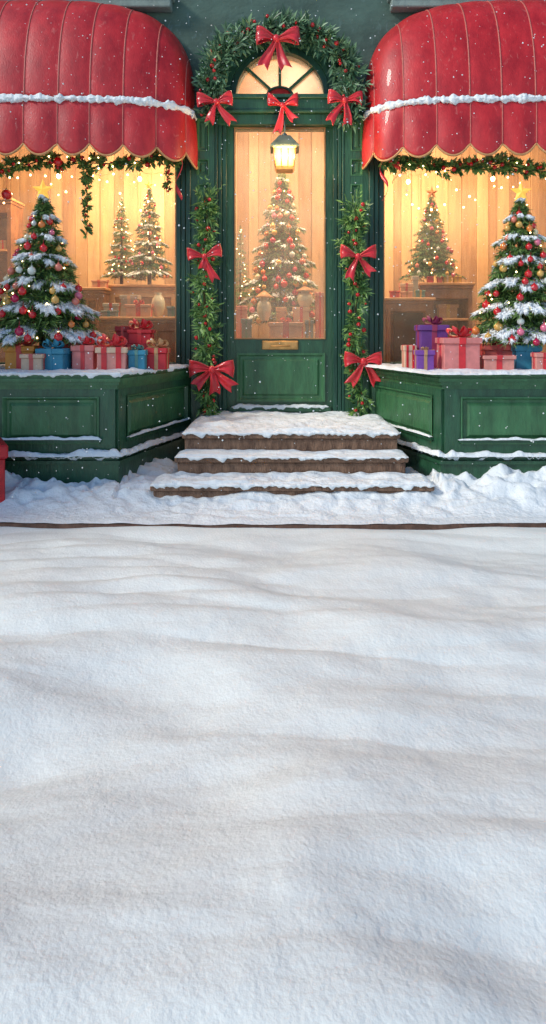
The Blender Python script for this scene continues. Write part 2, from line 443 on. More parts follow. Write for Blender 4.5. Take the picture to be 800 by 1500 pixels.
def bow_parts(root, c, s, tails=((-.45, -1.25), (.5, -1.15)), tilt=.0, m=None, lift=.18, third=None, seed=0):
    """satin bow in metres: s = half width; puffed loops, knot, tails"""
    m = m or RIBBON; rr = random.Random(seed); c = Vector(c)
    rot = Matrix.Rotation(tilt, 3, 'Y')
    for sg in (-1, 1):
        lp = MB(); k1, k2 = rr.uniform(.9, 1.08), rr.uniform(0, 6)
        def fn(u, v, sg=sg, k1=k1, k2=k2):
            th = u*2*pi                                      # teardrop loop in plan, ribbon width across z
            rx = (1-cos(th))/2
            x = s*k1*rx**.8; y = -.30*s*sin(th)*(.35+rx*.65)
            w = s*(.13+.50*rx**1.1)*(1 if sin(th) > 0 else .92)
            vv = v-.5
            z = vv*w*2*.62+lift*s*rx+.10*s*sin(rx*3)
            y += .055*s*sin(vv*13+k2)*(1-rx)**.6+.05*s*cos(vv*5)*rx
            x -= .10*s*abs(vv)*rx
            return tuple(c+rot@Vector((sg*x, y-.05*s, z)))
        lp.grid(fn, 30, 10); obj('loop', lp, m, root, solid=.02*s)
    for i, (tx, tz) in enumerate(tails+(third or ())):
        tl = MB(); ph = rr.uniform(0, 6); sgn = 1 if tx > 0 else -1
        def ft(u, v, tx=tx, tz=tz, ph=ph, sgn=sgn):
            vv = v-.5; w = s*(.14+.36*min(1, u*1.25))
            cut = -.16*s*(1-abs(vv)*2)*(1 if u > .9 else 0)
            px = tx*s*u+.10*s*sin(u*3.2+ph)*u; pz = tz*s*(u**.95)-cut*0
            L = sqrt(tx*tx+tz*tz); nx, nzz = -tz/L, tx/L
            uu = u*(1-.15*(1-abs(vv)*2)*(u**3))
            px = tx*s*uu+.09*s*sin(uu*3.4+ph)*uu; pz = tz*s*uu
            y = -.08*s-.10*s*sin(uu*5+ph)*uu+.06*s*sin(vv*7+ph)*(1-.5*uu)
            return tuple(c+rot@Vector((px+nx*vv*w, y, pz+nzz*vv*w)))
        tl.grid(ft, 18, 8); obj('tail', tl, m, root, solid=.018*s)
    kn = MB()
    def fk(u, v):
        a = u*2*pi; b = v*pi
        return tuple(c+rot@Vector((.15*s*sin(b)*cos(a)*1.0, -.13*s*sin(b)*sin(a)-.12*s, .17*s*cos(b)+.01*s*sin(a*5))))
    kn.grid(fk, 14, 8); obj('knot', kn, m, root)

# ================================================================== THE SETTING
WY = 6.42                      # face of the shop front
FY = 5.08                      # front of the bays
def street():
    mb = MB()
    def hgt(x, y):
        wx = x+.35*nz(x*.6, y*.6, 3); wy = y+.14*nz(x*.8+5, y*1.1, 1)
        def ridge(a, b, se, k=1.0):
            n = nz(a, b, se)*.5+.5
            return n
        k = min(1, max(.35, y/2.4))
        h = .080*k*fbm(wx*.7+wy*.15, wy*1.7, 2, 2)
        # drifts: long face towards the camera, creases shaped to set bright against shaded snow
        for (w, a, ph, sk) in ((.66, .042, .3, .08), (.37, .034, 2.1, .14), (.21, .017, 4.4, -.06)):
            t = ((wy+sk*wx+.30*nz(x*.55, y*.5, ph))/w+ph) % 1.0
            saw = 1-(t/.42)**1.5 if t < .42 else sin(pi/2*(t-.42)/.58)
            am = max(0, .34+1.6*nz(x*.7+ph, y*1.0+ph*3, 5))
            h += a*saw*am*k
        def ss(t): t = max(0, min(1, t)); return t*t*(3-2*t)
        h += .10*(1-ss((x-.02+.3*(y-1.4)+.05*nz(x*3, y*3, 9))/.48))*math.exp(-((y-1.30)/.34)**2)*(1 if x > -1.2 else math.exp(-((x+1.2)/.4)**2))  # mound shaped so its right flank falls into shade
        h -= .045*math.exp(-((x+.78)/.28)**2-((y-1.95)/.20)**2)+.040*math.exp(-((x-.42)/.30)**2-((y-1.85)/.15)**2)+.035*math.exp(-((x+.2)/.25)**2-((y-1.80)/.16)**2)
        h += .0080*nz(x*5, y*10, 8)+.0024*nz(x*24, y*34, 2)+.0011*nz(x*60, y*80, 2)
        return h
    xs = []
    x = -60.0
    while x < -3: xs.append(x); x += max(.03, (abs(x)-3)*.12)
    nx = 460
    xs += [-3+6*i/nx for i in range(nx+1)]
    xs += [-v for v in reversed([q for q in xs if q < -3.0001])]
    ys = []; y = -40.0
    while y < .4: ys.append(y); y += max(.03, (.4-y)*.15)
    ys += [.4+3.93*i/390 for i in range(391)]
    vs = []; 
    for x in xs:
        ke = 4.33-.0*x
        for y in ys:
            e = min(1, max(0, (kerb_y(x)-.0-y)/.06))
            vs.append((x, min(y, kerb_y(x)+.05) if y > 4.2 else y, -.034+.030*max(0, nz(x*1.7, 4)+.12)+hgt(x, y)*(.25+.75*min(1, max(0, (4.3-y)/.4)))))
    n = len(ys)
    fs = [(i*n+j, (i+1)*n+j, (i+1)*n+j+1, i*n+j+1) for i in range(len(xs)-1) for j in range(n-1)]
    mb.add(vs, fs, True)
    o = obj('snowy_street', mb, SNOWST); tag(o, kind='structure')
def kerb_y(x): return 4.31-.035*cos(x*.9)+.006*nz(x*3, 1)
SNOWST = mat('street_snow', (.85, .89, .85), .6, .03, 3, bump=.6, bscale=75, spec=.3)
_b = [n for n in SNOWST.node_tree.nodes if n.type == 'BUMP'][0]; _b.inputs['Distance'].default_value = .006
street()

mb = MB()                                             # pavement slab with its kerb face
xs = [-14+28*i/280 for i in range(281)]
vs = [(x, kerb_y(x), z) for x in xs for z in (-.12, -.006)]+[(x, 6.9, -.006) for x in xs]
fs = [(2*i, 2*i+2, 2*i+3, 2*i+1) for i in range(280)]+[(2*i+1, 2*i+3, 562+i+1, 562+i) for i in range(280)]
mb.add(vs, fs); tag(obj('pavement', mb, KERB), kind='structure')

mb = MB()                                             # ploughed lumpy snow over the pavement
def bank(x, y):
    t = (y-4.36)/.75
    d = abs(x)
    rise = max(0, min(1, (y-4.45)/.42))
    base = .012+.085*rise*rise*(3-2*rise)
    l = abs(fbm(x*2.3, y*3.4, 1, 3)); l2 = 1-abs(nz(x*6+.5*nz(x*3, y*3), y*8, 4))*2
    h = base*(1+.8*fbm(x*1.5, y*2, 3, 3))+rise*(.120*l+.045*l2+.026*nz(x*17, y*19, 2))+.006*nz(x*9, y*16, 3)+.004*nz(x*30, y*40, 3)
    h += .06*max(0, min(1, (x-1.2)/1.0))*rise*(.6+nz(x*4, y*4, 7))
    if d < 1.25: h = .72*h+.030*abs(nz(x*5, y*7, 11))+.016*nz(x*13, y*15, 5)*rise; h *= 1-.12*min(1, max(0, (1.25-abs(x-.09))/.2))
    if y < 4.47: h = h*max(0, (y-kerb_y(x))/.12)**.6 if y > kerb_y(x) else 0
    return max(.0, h)-.004
nx, ny = 700, 150
def bf(u, v):
    x = -4.6+9.2*u; y = kerb_y(x)+.012+.02*nz(x*5, 3)+(6.5-kerb_y(x))*v**1.35
    return (x, y, bank(x, y))
mb.grid(bf, nx, ny); tag(obj('snow_covered_pavement', mb, SNOW), kind='structure')
mb = MB()
for sg in (-1, 1):
    mb.grid(lambda u, v: (sg*(4.6+9*u), kerb_y(sg*(4.6+9*u))+.03+2.2*v, .10*min(1, v*6)-.003), 40, 10)
tag(obj('snow_covered_pavement', mb, SNOW), kind='structure')

# ================================================================== THE SHOP
shop = thing('shop_building', 'green gift shop front with two display bays and dark teal wall above', 'building', (0, 6.42, 0))
# ---- facade wall (teal plaster) with window openings and arched door opening
W0, W1 = WY+.03, WY+.23
wx0, wx1 = 1.07, 4.15           # window opening (each side)
wz0, wz1 = .985, 3.62
mb = MB(); TOP = 7.6
arcz, arcr = Z(142, 6.5), .64
for sg in (-1, 1):
    a, b = sorted((sg*wx1, sg*13)); mb.box(a, b, W0, W1, 0, wz1)
    a, b = sorted((sg*.92, sg*13)); mb.box(a, b, W0, W1, wz1, TOP)
mb.box(-.92, .92, W0, W1, 4.62, TOP)
N = 40                           # spandrel around the arch
arc = [(arcr*cos(pi*i/N), arcz+arcr*sin(pi*i/N)) for i in range(N+1)]
pts = [(.92, arcz)]+arc+[(-.92, arcz)]
for (xa, za), (xb, zb) in zip(pts, pts[1:]):
    if abs(xa-xb) < 1e-6: continue
    vs = [(x, y, z) for y in (W0, W1) for x, z in ((xa, za), (xb, zb), (xb, 4.62), (xa, 4.62))]
    mb.add(vs, [(0, 1, 2, 3), (7, 6, 5, 4), (0, 4, 5, 1), (3, 2, 6, 7)])
mb.box(-.92, -arcr, W0, W1, wz1, arcz); mb.box(arcr, .92, W0, W1, wz1, arcz)
obj('facade_wall', mb, WALL, shop)
# stone ledges under the upper windows, cut by the top of the picture
for sg, e in ((-1, X(252, 6.4)), (1, X(572, 6.4))):
    a, b = sorted((e, sg*4.6)); g = MB(); g.box(a, b, WY-.10, W0-.002, Z(8, 6.3), Z(8, 6.3)+.10, .01); g.box(a-.03, b+.03, WY-.13, W0-.002, Z(8, 6.3)+.10, Z(8, 6.3)+.17, .01)
    led = obj('window_ledge', g, LEDGE, shop)
# upper windows above the picture (never in view from here, they belong to the building)
for sg in (-1, 1):
    g = MB(); g.box(sg*2.7-.95, sg*2.7+.95, W0-.03, W0-.002, 5.2, 6.9); u = obj('upper_window', g, GREEND, shop)
    g = MB(); g.box(sg*2.7-.85, sg*2.7+.85, W0-.05, W0-.031, 5.3, 6.8); obj('pane', g, PAPER['dustyblue'], u)

# ---- shop interior shell
it = MB(); it.box(-4.6, 4.6, W1+.01, 9.5, .30, .46); obj('interior_floor', it, WOODD, shop)
it = MB(); it.box(-4.6, 4.6, W1+.01, 9.5, 4.75, 4.85); obj('interior_ceiling', it, WOODL, shop)
it = MB(); x = -4.6; rr = random.Random(3)
while x < 4.6:
    w = rr.uniform(.10, .24); dy = rr.uniform(0, .03)
    it.box(x, min(4.6, x+w-.001), 9.30-dy, 9.40, .46, 4.75, .006); x += w
it.box(-4.6, 4.6, 9.345, 9.5, .46, 4.75)
obj('interior_back_wall', it, WOOD, shop)
for sg in (-1, 1):
    it = MB(); a, b = sorted((sg*4.6, sg*4.7)); it.box(a, b, W1+.01, 9.5, .30, 4.85)
    obj('interior_side_wall', it, WOOD, shop)

# ---- bay displays
def offs(poly, d):               # offset for the 4-point bay plan: (inner back, inner front, outer front, outer back)
    n = len(poly); out = []
    cen = (sum(p[0] for p in poly)/n, sum(p[1] for p in poly)/n)
    P = [Vector(p) for p in poly]
    for i in range(n):
        a, b, c = P[i-1], P[i], P[(i+1) % n]
        def outn(p, q):
            t = (q-p).normalized(); m = Vector((t.y, -t.x))
            return m if m.dot(Vector(cen)-(p+q)/2) < 0 else -m
        n1, n2 = outn(a, b), outn(b, c)
        if i == 0: v = n2/1; q = Vector((b.x+n2.x*d/max(.2, abs(n2.x)) , b.y))
        elif i == n-1: q = Vector((b.x+n1.x*d/max(.2, abs(n1.x)), b.y))
        else:
            v = (n1+n2).normalized(); q = b+v*(d/max(.3, v.dot(n1)))
        out.append((q.x, q.y))
    return out
SILL = .985
for sg in (-1, 1):
    plan = [(sg*.93, WY+.02), (sg*1.345, FY+.02), (sg*4.3, FY+.02), (sg*4.72, WY+.02)]
    g = MB(); g.prism(plan, -.01, .86); bay = obj('bay_display', g, GREENB if 'GREENB' in globals() else GREEN, shop)
    if sg == -1: bay['label'] = 'left bay display base, its slanted end in shade'
    else: bay['label'] = 'right bay display base, its slanted end catching the light'
    g = MB(); g.prism(offs(plan, .045), -.012, .255); g.prism(offs(plan, .065), .257, .285); g.prism(offs(plan, .03), .287, .315)
    obj('plinth', g, GREENP if 'GREENP' in globals() else GREEN, bay)
    g = MB(); g.prism(offs(plan, .022), .862, .895); g.prism(offs(plan, .05), .897, .925); g.prism(offs(plan, .072), .927, .955); g.prism(offs(plan, .060), .957, SILL)
    obj('cornice', g, GREEN2, bay)
    # panelled faces
    faces = [(plan[0], plan[1]), (plan[1], plan[2]), (plan[2], plan[3])]
    if sg == -1: faces = [(b, a) for a, b in faces]       # keep n pointing outwards
    for fi, (a, b) in enumerate(faces):
        fr, L = frame(a, b)
        if (fr[2][1] > .3): fr = (fr[0], fr[1], (-fr[2][0], -fr[2][1]))
        cc = ((a[0]+b[0])/2-sg*2.8, (a[1]+b[1])/2-6.2)
        if fr[2][0]*cc[0]+fr[2][1]*cc[1] < 0: fr = (fr[0], fr[1], (-fr[2][0], -fr[2][1]))
        npan = 1 if L < 2 else 3
        st = MB(); m_ = .13 if npan > 1 else .12
        zb, zt = .315, .862
        st.obox(fr, 0, L, zt-.06, zt, .001, .026); st.obox(fr, 0, L, zb, zb+.10, .001, .026)
        gap = .16; wpan = (L-2*m_-gap*(npan-1))/npan; u = m_
        st.obox(fr, 0, m_, zb+.10, zt-.06, .001, .025); st.obox(fr, L-m_, L, zb+.10, zt-.06, .001, .025)
        for k in range(npan):
            if k: st.obox(fr, u-gap, u, zb+.10, zt-.06, .001, .025)
            u += wpan+gap
        # narrow ledge moulding below the panels
        st.obox(fr, m_*.9, L-m_*.9, zb+.112, zb+.135, .024, .05)
        obj('stile_frame', st, GREEN, bay)
        u = m_
        for k in range(npan):
            u0, u1, z0, z1 = u, u+wpan, zb+.10, zt-.06
            pn = MB(); q = .030
            pn.rings(fr, [(u0, u1, z0, z1, .036), (u0+.012, u1-.012, z0+.012, z1-.012, .038), (u0+.03, u1-.03, z0+.03, z1-.03, .006),
                          (u0+.05, u1-.05, z0+.05, z1-.05, .006), (u0+.075, u1-.075, z0+.075, z1-.075, .022)])
            obj('panel', pn, GREEN2, bay); u += wpan+gap
    # snow on the sill, the plinth ledge and the panel ledge
    p_ = offs(plan, .060)
    inner = (Vector(p_[0])+Vector((0, 0)))
    path = [p_[0], p_[1], p_[2], p_[3]]
    if sg == 1: path = path
    else: path = path[::-1]
    s = MB()
    nn = 110; mm = 60
    def top(u, v, sg=sg, p_=p_):
        y = p_[1][1]-.012+(WY-.02-p_[1][1])*v
        w = (y-p_[1][1])/(p_[0][1]-p_[1][1])
        xa = p_[1][0]+(p_[0][0]-p_[1][0])*w; xb = p_[2][0]+(p_[3][0]-p_[2][0])*w
        x = xa+(xb-xa)*u
        h = .022+.012*fbm(x*4, y*5, 2)+.008*nz(x*16, y*16, 4)
        edge = min(1, v*12+.25, u*22+.25, (1-u)*22+.25)
        return (x, y, SILL+max(.003, h)*edge)
    s.grid(top, 240, 60)
    def lat(pth): return pth
    snow_cap(s, path if sg == -1 else path[::-1], .12, SILL, .036, .018, .026, seed=3+sg, step=.014)
    s2 = MB(); pl = offs(plan, .050); pp = pl if sg == 1 else pl[::-1]
    def fix(q): return q
    snow_cap(s2, pl[::-1] if sg == 1 else pl[::-1][::1] if False else (pl[::-1] if sg == 1 else pl), .05, .287, .045, .012, .018, seed=13+sg, step=.014) if False else None
    obj('sill_snow', s, SNOW, bay)
    s2 = MB(); snow_cap(s2, path_out(pl, sg) if 'path_out' in globals() else (pl[::-1] if sg == 1 else pl), .05, .315, .066, .024, .034, seed=13+sg, step=.014)
    obj('ledge_snow', s2, SNOW, bay)
    s3 = MB(); pq = offs(plan, .047)
    for i, (a, b) in enumerate(((pq[0], pq[1]), (pq[1], pq[2]))):
        A, B = Vector(a), Vector(b); t = (B-A).normalized(); L = (B-A).length
        A2, B2 = A+t*.14, B-t*.14
        q = [(A2.x, A2.y), (B2.x, B2.y)]
        q = q[::-1] if sg == 1 else q
        snow_cap(s3, q, .024, .45, .032, .012, .010, seed=23+sg+i, step=.014)
    obj('moulding_snow', s3, SNOW, bay)

# ---- display windows (frame + glass)
for sg in (-1, 1):
    g = MB(); a, b = wx0, wx1
    def bx(x0, x1, y0, y1, z0, z1, bb=.006):
        p, q = sorted((sg*x0, sg*x1)); g.box(p, q, y0, y1, z0, z1, bb)
    bx(a-.155, a-.105, WY-.055, WY+.12, SILL, wz1+.1); bx(a-.100, a-.055, WY-.035, WY+.12, SILL, wz1+.1); bx(a-.050, a, WY-.012, WY+.14, SILL, wz1+.1)
    bx(b-.05, b+.08, WY-.03, WY+.14, SILL, wz1+.1); bx(a, b, WY-.01, WY+.14, wz1-.06, wz1+.1); bx(a, b, WY-.005, WY+.14, SILL+.001, SILL+.035)
    fr_ = obj('display_window', g, GREEND if sg == 1 else GREEND, shop)
    g = MB(); p, q = sorted((sg*(a+.001), sg*(a+.014))); g.box(p, q, WY+.01, WY+.13, SILL+.036, wz1-.061); obj('inner_bead', g, WOODL, fr_)
    g = MB(); p, q = sorted((sg*(a+.014), sg*(b-.051))); g.box(p, q, WY+.085, WY+.091, SILL+.036, wz1-.061); obj('pane', g, GLASS, fr_)

# ---- door surround, door, transom and fanlight
dx = X(489, 6.5)                 # half width of the door leaf
dz0, dz1 = .475, Z(182, 6.5)
g = MB()                         # inner frame mouldings at the jambs
for sg in (-1, 1):
    for (x0, x1, y0) in ((dx-.012, dx+.035, WY+.02), (dx+.037, dx+.075, WY-.01), (dx+.077, dx+.105, WY-.035)):
        p, q = sorted((sg*x0, sg*x1)); g.box(p, q, y0, W1, dz0-.02, arcz-.165, .006)
obj('door_frame', g, GREEND, shop)
g = MB()
g.box(-.70, .70, WY-.045, W1, Z(167, 6.42), Z(142, 6.42), .01); g.box(-.73, .73, WY-.075, WY-.044, Z(147, 6.42), Z(141, 6.42), .008)
g.box(-.72, .72, WY-.060, WY-.044, Z(167, 6.42), Z(163, 6.42), .006)
g.box(-.66, .66, WY-.015, W1, Z(183, 6.42), Z(167.5, 6.42), .006)
obj('transom_beam', g, GREEN, shop)
for sg in (-1, 1):               # pilasters with stacked recessed panels
    g = MB(); x0, x1 = dx+.107, wx0-.157
    p, q = sorted((sg*x0, sg*x1)); z1p = Z(165, 6.4)
    g.box(p, q, WY-.008, W0+.05, .0, z1p)
    fr = ((p, WY-.008), (1, 0), (0, -1)); w = q-p
    g.obox(fr, 0, .055, .5, z1p, .001, .024); g.obox(fr, w-.055, w, .5, z1p, .001, .024)
    rails = [(.5, .62), (Z(512, 6.4), Z(500, 6.4)), (Z(270, 6.4), Z(258, 6.4)), (Z(233, 6.4), Z(222, 6.4)), (z1p-.06, z1p)]
    for a, b in rails: g.obox(fr, .056, w-.056, a, b, .001, .022)
    g.obox(fr, -.01, w+.01, z1p-.001, z1p+.06, -.001, .05)
    pil = obj('pilaster', g, GREEN, shop)
    for (a, b) in zip(rails, rails[1:]):
        h = MB(); h.rings(fr, [(.056, w-.056, a[1], b[0], .026), (.068, w-.068, a[1]+.012, b[0]-.012, .028), (.08, w-.08, a[1]+.024, b[0]-.024, .004), (.092, w-.092, a[1]+.036, b[0]-.036, .004), (.105, w-.105, a[1]+.05, b[0]-.05, .012)])
        obj('panel', h, GREEN2, pil)
# arch mouldings
g = MB()
def arch_ring(g, r0, r1, y0, y1, zc, n=48):
    vs = []
    for i in range(n+1):
        a = pi*i/n
        for r, y in ((r0, y0), (r1, y0), (r1, y1), (r0, y1)): vs.append((r*cos(a), y, zc+r*sin(a)))
    fs = [(4*i+k, 4*i+4+k, 4*i+4+(k+1) % 4, 4*i+(k+1) % 4) for i in range(n) for k in range(4)]+[(0, 1, 2, 3), (4*n+3, 4*n+2, 4*n+1, 4*n)]
    g.add(vs, fs)
arch_ring(g, .46, .52, WY+.05, W1, arcz); arch_ring(g, .521, .575, WY+.01, W1, arcz); arch_ring(g, .576, .61, WY-.03, W1, arcz); arch_ring(g, .611, .68, WY-.005, W1-.01, arcz)
arch_ring(g, .681, .70, WY-.04, W0+.01, arcz)
fan = obj('fanlight', g, GREEND, shop)
g = MB()
arch_ring(g, .001, .46, WY+.13, WY+.134, arcz); obj('pane', g, GLASSF, fan)
for an in (pi/2, radians(42), radians(138)):
    g = MB(); d = Vector((cos(an), 0, sin(an))); n_ = Vector((-sin(an), 0, cos(an)))
    vs = []
    for r in (.08, .462):
        for k, y in ((-.014, WY+.10), (.014, WY+.10), (.014, WY+.15), (-.014, WY+.15)):
            p = d*r+n_*k; vs.append((p.x, y, arcz+p.z))
    g.add(vs, [(0, 1, 2, 3), (4, 7, 6, 5)]+[(k, k+4, (k+1) % 4+4, (k+1) % 4) for k in range(4)]); obj('muntin', g, GREEN2, fan)
g = MB()
def hub(u, v):
    a = pi*u; r = v
    return (.125*r*cos(a), WY+.05+.03*v*v, arcz+.004+.085*r*sin(a)*(1.0))
g.grid(hub, 20, 6); g.box(-.125, .125, WY+.05, WY+.09, arcz-.012, arcz+.006); obj('hub', g, RUST, fan)
g = MB(); g.tube([(.135*cos(pi*i/16), WY+.06, arcz+.095*sin(pi*i/16)) for i in range(17)], .013, 6); obj('hub_rim', g, GREEND, fan)
# door leaf
DY = WY+.075
gx0, gx1 = X(345, 6.5), X(475, 6.5); gz0, gz1 = Z(495, 6.5), Z(189, 6.5)
g = MB()
g.box(-dx, gx0, DY, DY+.05, dz0, dz1); g.box(gx1, dx, DY, DY+.05, dz0, dz1)
g.box(gx0+.001, gx1-.001, DY, DY+.05, gz1, dz1); g.box(gx0+.001, gx1-.001, DY, DY+.05, dz0, gz0)
fr = ((-dx, DY), (1, 0), (0, -1))
kx0, kx1 = X(340, 6.5)+dx, X(481, 6.5)+dx
g.obox(fr, kx0, kx1, Z(607, 6.5), Z(598, 6.5), .001, .03)
g.obox(fr, kx0-.02, kx1+.02, Z(598, 6.45)-.03, Z(596, 6.45), .001, .06)
door = obj('door', g, GREEN, shop)
u0, u1, z0, z1 = X(347, 6.5)+dx, X(476, 6.5)+dx, Z(588, 6.5), Z(517, 6.5)
h = MB(); h.rings(fr, [(u0, u1, z0, z1, .001), (u0, u1, z0, z1, .018), (u0+.02, u1-.02, z0+.02, z1-.02, .018), (u0+.035, u1-.035, z0+.035, z1-.035, -.002+.004),
                       (u0+.06, u1-.06, z0+.06, z1-.06, .003), (u0+.08, u1-.08, z0+.08, z1-.08, .016)])
obj('panel', h, GREEN2, door)
h = MB(); b_ = .014
for (a, b, c, d) in ((gx0-b_, gx1+b_, gz1, gz1+b_), (gx0-b_, gx1+b_, gz0-b_, gz0), (gx0-b_, gx0, gz0, gz1), (gx1, gx1+b_, gz0, gz1)):
    h.box(a, b, DY-.012, DY-.001, c, d, .003)
obj('glazing_bead', h, mat('tan_glazing_bead', (.42, .22, .09), .45), door)
h = MB(); h.box(gx0+.001, gx1-.001, DY+.022, DY+.027, gz0+.001, gz1-.001); obj('pane', h, GLASSD, door)
h = MB(); mx0, mx1, mz0, mz1 = X(384, 6.5), X(437, 6.5), Z(512, 6.5), Z(499, 6.5)
h.box(mx0, mx1, DY-.020, DY-.001, mz0, mz1, .006); h.box(mx0+.012, mx1-.012, DY-.027, DY-.021, mz0+.016, mz1-.012, .004)
h.tube([(X(397, 6.5), DY-.026, (mz0+mz1)/2-.008), (X(398, 6.5), DY-.052, (mz0+mz1)/2-.01), (X(423, 6.5), DY-.052, (mz0+mz1)/2-.01), (X(424, 6.5), DY-.026, (mz0+mz1)/2-.008)], .007, 8)
obj('letter_slot', h, BRASS, door)
s = MB(); snow_cap(s, [(X(339, 6.42), DY-.058), (X(482, 6.42), DY-.058)], .05, Z(596, 6.45), .030, .012, .03, seed=41)
obj('snow', s, SNOW, door)

# ---- awnings
def awning(sg):
    a, b, c = 1.68, .60, 1.20; cx = sg*(.88+a); zf = Z(148, 5.88); q1 = 3.3
    D = lambda x: b*max(0, 1-abs(x/a)**3.6)**(1/3.0)
    H = lambda x: c*max(0, 1-abs(x/a)**q1)**(1/q1)
    NX = 200
    xs = [a*sin(pi/2*(-1+2*i/NX)) for i in range(NX+1)]
    xs = [a*(1 if t > 0 else -1)*(1-(1-abs(t/a))**1.15) for t in xs]
    pl = [Vector((x, D(x))) for x in xs]; arc_ = [0]
    for p, q in zip(pl, pl[1:]): arc_.append(arc_[-1]+(q-p).length)
    S = arc_[-1]; ns = 13; sp = S/ns
    billow = lambda s_: abs(sin(pi*s_/sp))**.55
    e = 2/2.15
    g = MB(); NV = 30
    def pt(i, j, off=0):
        x = xs[i]; ph = pi/2*j/NV; d, h = D(x), H(x)
        k = 1+.028*(billow(arc_[i])-.7)+off
        y = d*cos(ph)**e if j < NV else 0; z = h*sin(ph)**e if j else 0
        return (cx+x, WY+.025-y*k, zf+z*(1+.012*(billow(arc_[i])-.7)+off*.6))
    vs = [pt(i, j) for i in range(NX+1) for j in range(NV+1)]
    g.add(vs, [(i*(NV+1)+j, (i+1)*(NV+1)+j, (i+1)*(NV+1)+j+1, i*(NV+1)+j+1) for i in range(NX) for j in range(NV)], True)
    aw = obj('awning', g, RED, shop, solid=.006)
    aw['label'] = 'left domed red awning' if sg < 0 else 'right domed red awning'
    # valance with scalloped edge
    vd = .40; sd = .125; g = MB(); NVV = 14
    def vp(i, v):
        s_ = arc_[i]; sc = abs(sin(pi*s_/sp)); x = xs[i]
        L = vd+sd*sc**.75
        t = pl[min(i+1, NX)]-pl[max(i-1, 0)]; t.normalize(); n = Vector((-t.y, t.x))
        o = .010+.030*sc*v+.02*sin(v*pi)*sc
        return (cx+x+n.x*o, WY+.025-D(x)-abs(n.y)*o, zf-.004-L*v)
    vs = [vp(i, j/NVV) for i in range(NX+1) for j in range(NVV+1)]
    g.add(vs, [(i*(NVV+1)+j, (i+1)*(NVV+1)+j, (i+1)*(NVV+1)+j+1, i*(NVV+1)+j+1) for i in range(NX) for j in range(NVV)], True)
    obj('valance', g, RED, aw, solid=.006)
    g = MB(); g.tube([vp(i, 1.0) for i in range(NX+1)], .011, 6); obj('hem_piping', g, HEM, aw)
    g = MB()
    for k in range(1, ns):
        i = min(range(NX+1), key=lambda i: abs(arc_[i]-k*sp))
        g.tube([Vector(pt(i, j, .006)) for j in range(NV)], .0075, 6)
        g.tube([Vector(vp(i, j/NVV))+Vector((0, -.005, 0)) for j in range(NVV+1)], .0055, 6)
    obj('seam_piping', g, SEAM, aw)
    # snow roll along the fold
    g = MB(); seed = 50+sg
    def sf(u, v):
        s_ = u*S; i = min(NX-1, max(0, next((k for k in range(NX) if arc_[k+1] >= s_), NX-1)))
        w = (s_-arc_[i])/max(1e-6, arc_[i+1]-arc_[i]); p = pl[i].lerp(pl[i+1], min(1, w))
        t = (pl[i+1]-pl[i]).normalized(); n = Vector((-t.y, t.x))
        th = (.031+.020*nz(s_*5, seed)+.018*nz(s_*17, seed+3)+.010*nz(s_*40, seed))*min(1, .35+min(u, 1-u)*14)
        a_ = 2*pi*v; lump = 1+.75*nz(s_*15+cos(a_), sin(a_)*1.8, seed)+.35*nz(s_*40+cos(a_)*2, sin(a_)*3, seed)
        ry = th*.75*lump; rz = th*1.0*lump*(1+.35*(sin(a_) < 0)*nz(s_*24, seed+8))
        q = p+n*(.018+ry*cos(a_))
        return (cx+q.x, WY+.025-q.y, zf+.004+rz*sin(a_)+.010*nz(s_*3.0, seed))
    g.grid(sf, 460, 14); obj('snow', g, SNOW, aw)
    return [(cx+x, WY+.025-D(x)) for x in xs]
for sg in (-1, 1): awning(sg)

# ================================================================== STEPS
steps = thing('front_steps', 'three brown steps under thick snow leading up to the green door', 'steps', (0, 5.2, 0))
ST = [(.475, 5.24, .90, .93), (.318, 5.02, .925, .965), (.158, 4.74, 1.065, 1.10)]
CXS = .095
for k, (z, yf, hx, hb) in enumerate(ST):
    g = MB(); g.box(CXS-hx, CXS+hx, yf+.015, WY+.05 if k == 0 else ST[k-1][1]+.014, -.005 if k == 2 else ST[k+1][0]-.02, z-.045, .008)
    g.box(CXS-hx-.02, CXS+hx+.02, yf-.012, WY+.055 if k == 0 else ST[k-1][1]+.014, z-.044, z, .010)
    st = obj('step', g, STEP, steps)
    s = MB(); yb = (WY+.05) if k == 0 else ST[k-1][1]+.01; th = (.032, .020, .034)[k]
    def ftop(u, v, hx=hx, yf=yf, yb=yb, z=z, th=th, k=k):
        x = CXS+(-1+2*u)*(hx+.015); y = yf-.008+(yb-yf)*v
        h = th*(.90+1.0*fbm(x*3.2, y*5, k+2, 3)+.35*nz(x*13, y*15, k))
        e = sqrt(max(0, min(1, u*30+.1, (1-u)*30+.1))) if v > 0 else .02
        return (x, y, z+max(.004, h)*e-(.003 if v == 0 else 0))
    s.grid(ftop, 220, 90 if k == 0 else 26)
    snow_cap(s, [(CXS-hx-.018, yf-.010), (CXS+hx+.018, yf-.010)], .06, z, th*.85, .020, .028, seed=61+k*3, step=.010, nv=14)
    obj('snow', s, SNOW, st)

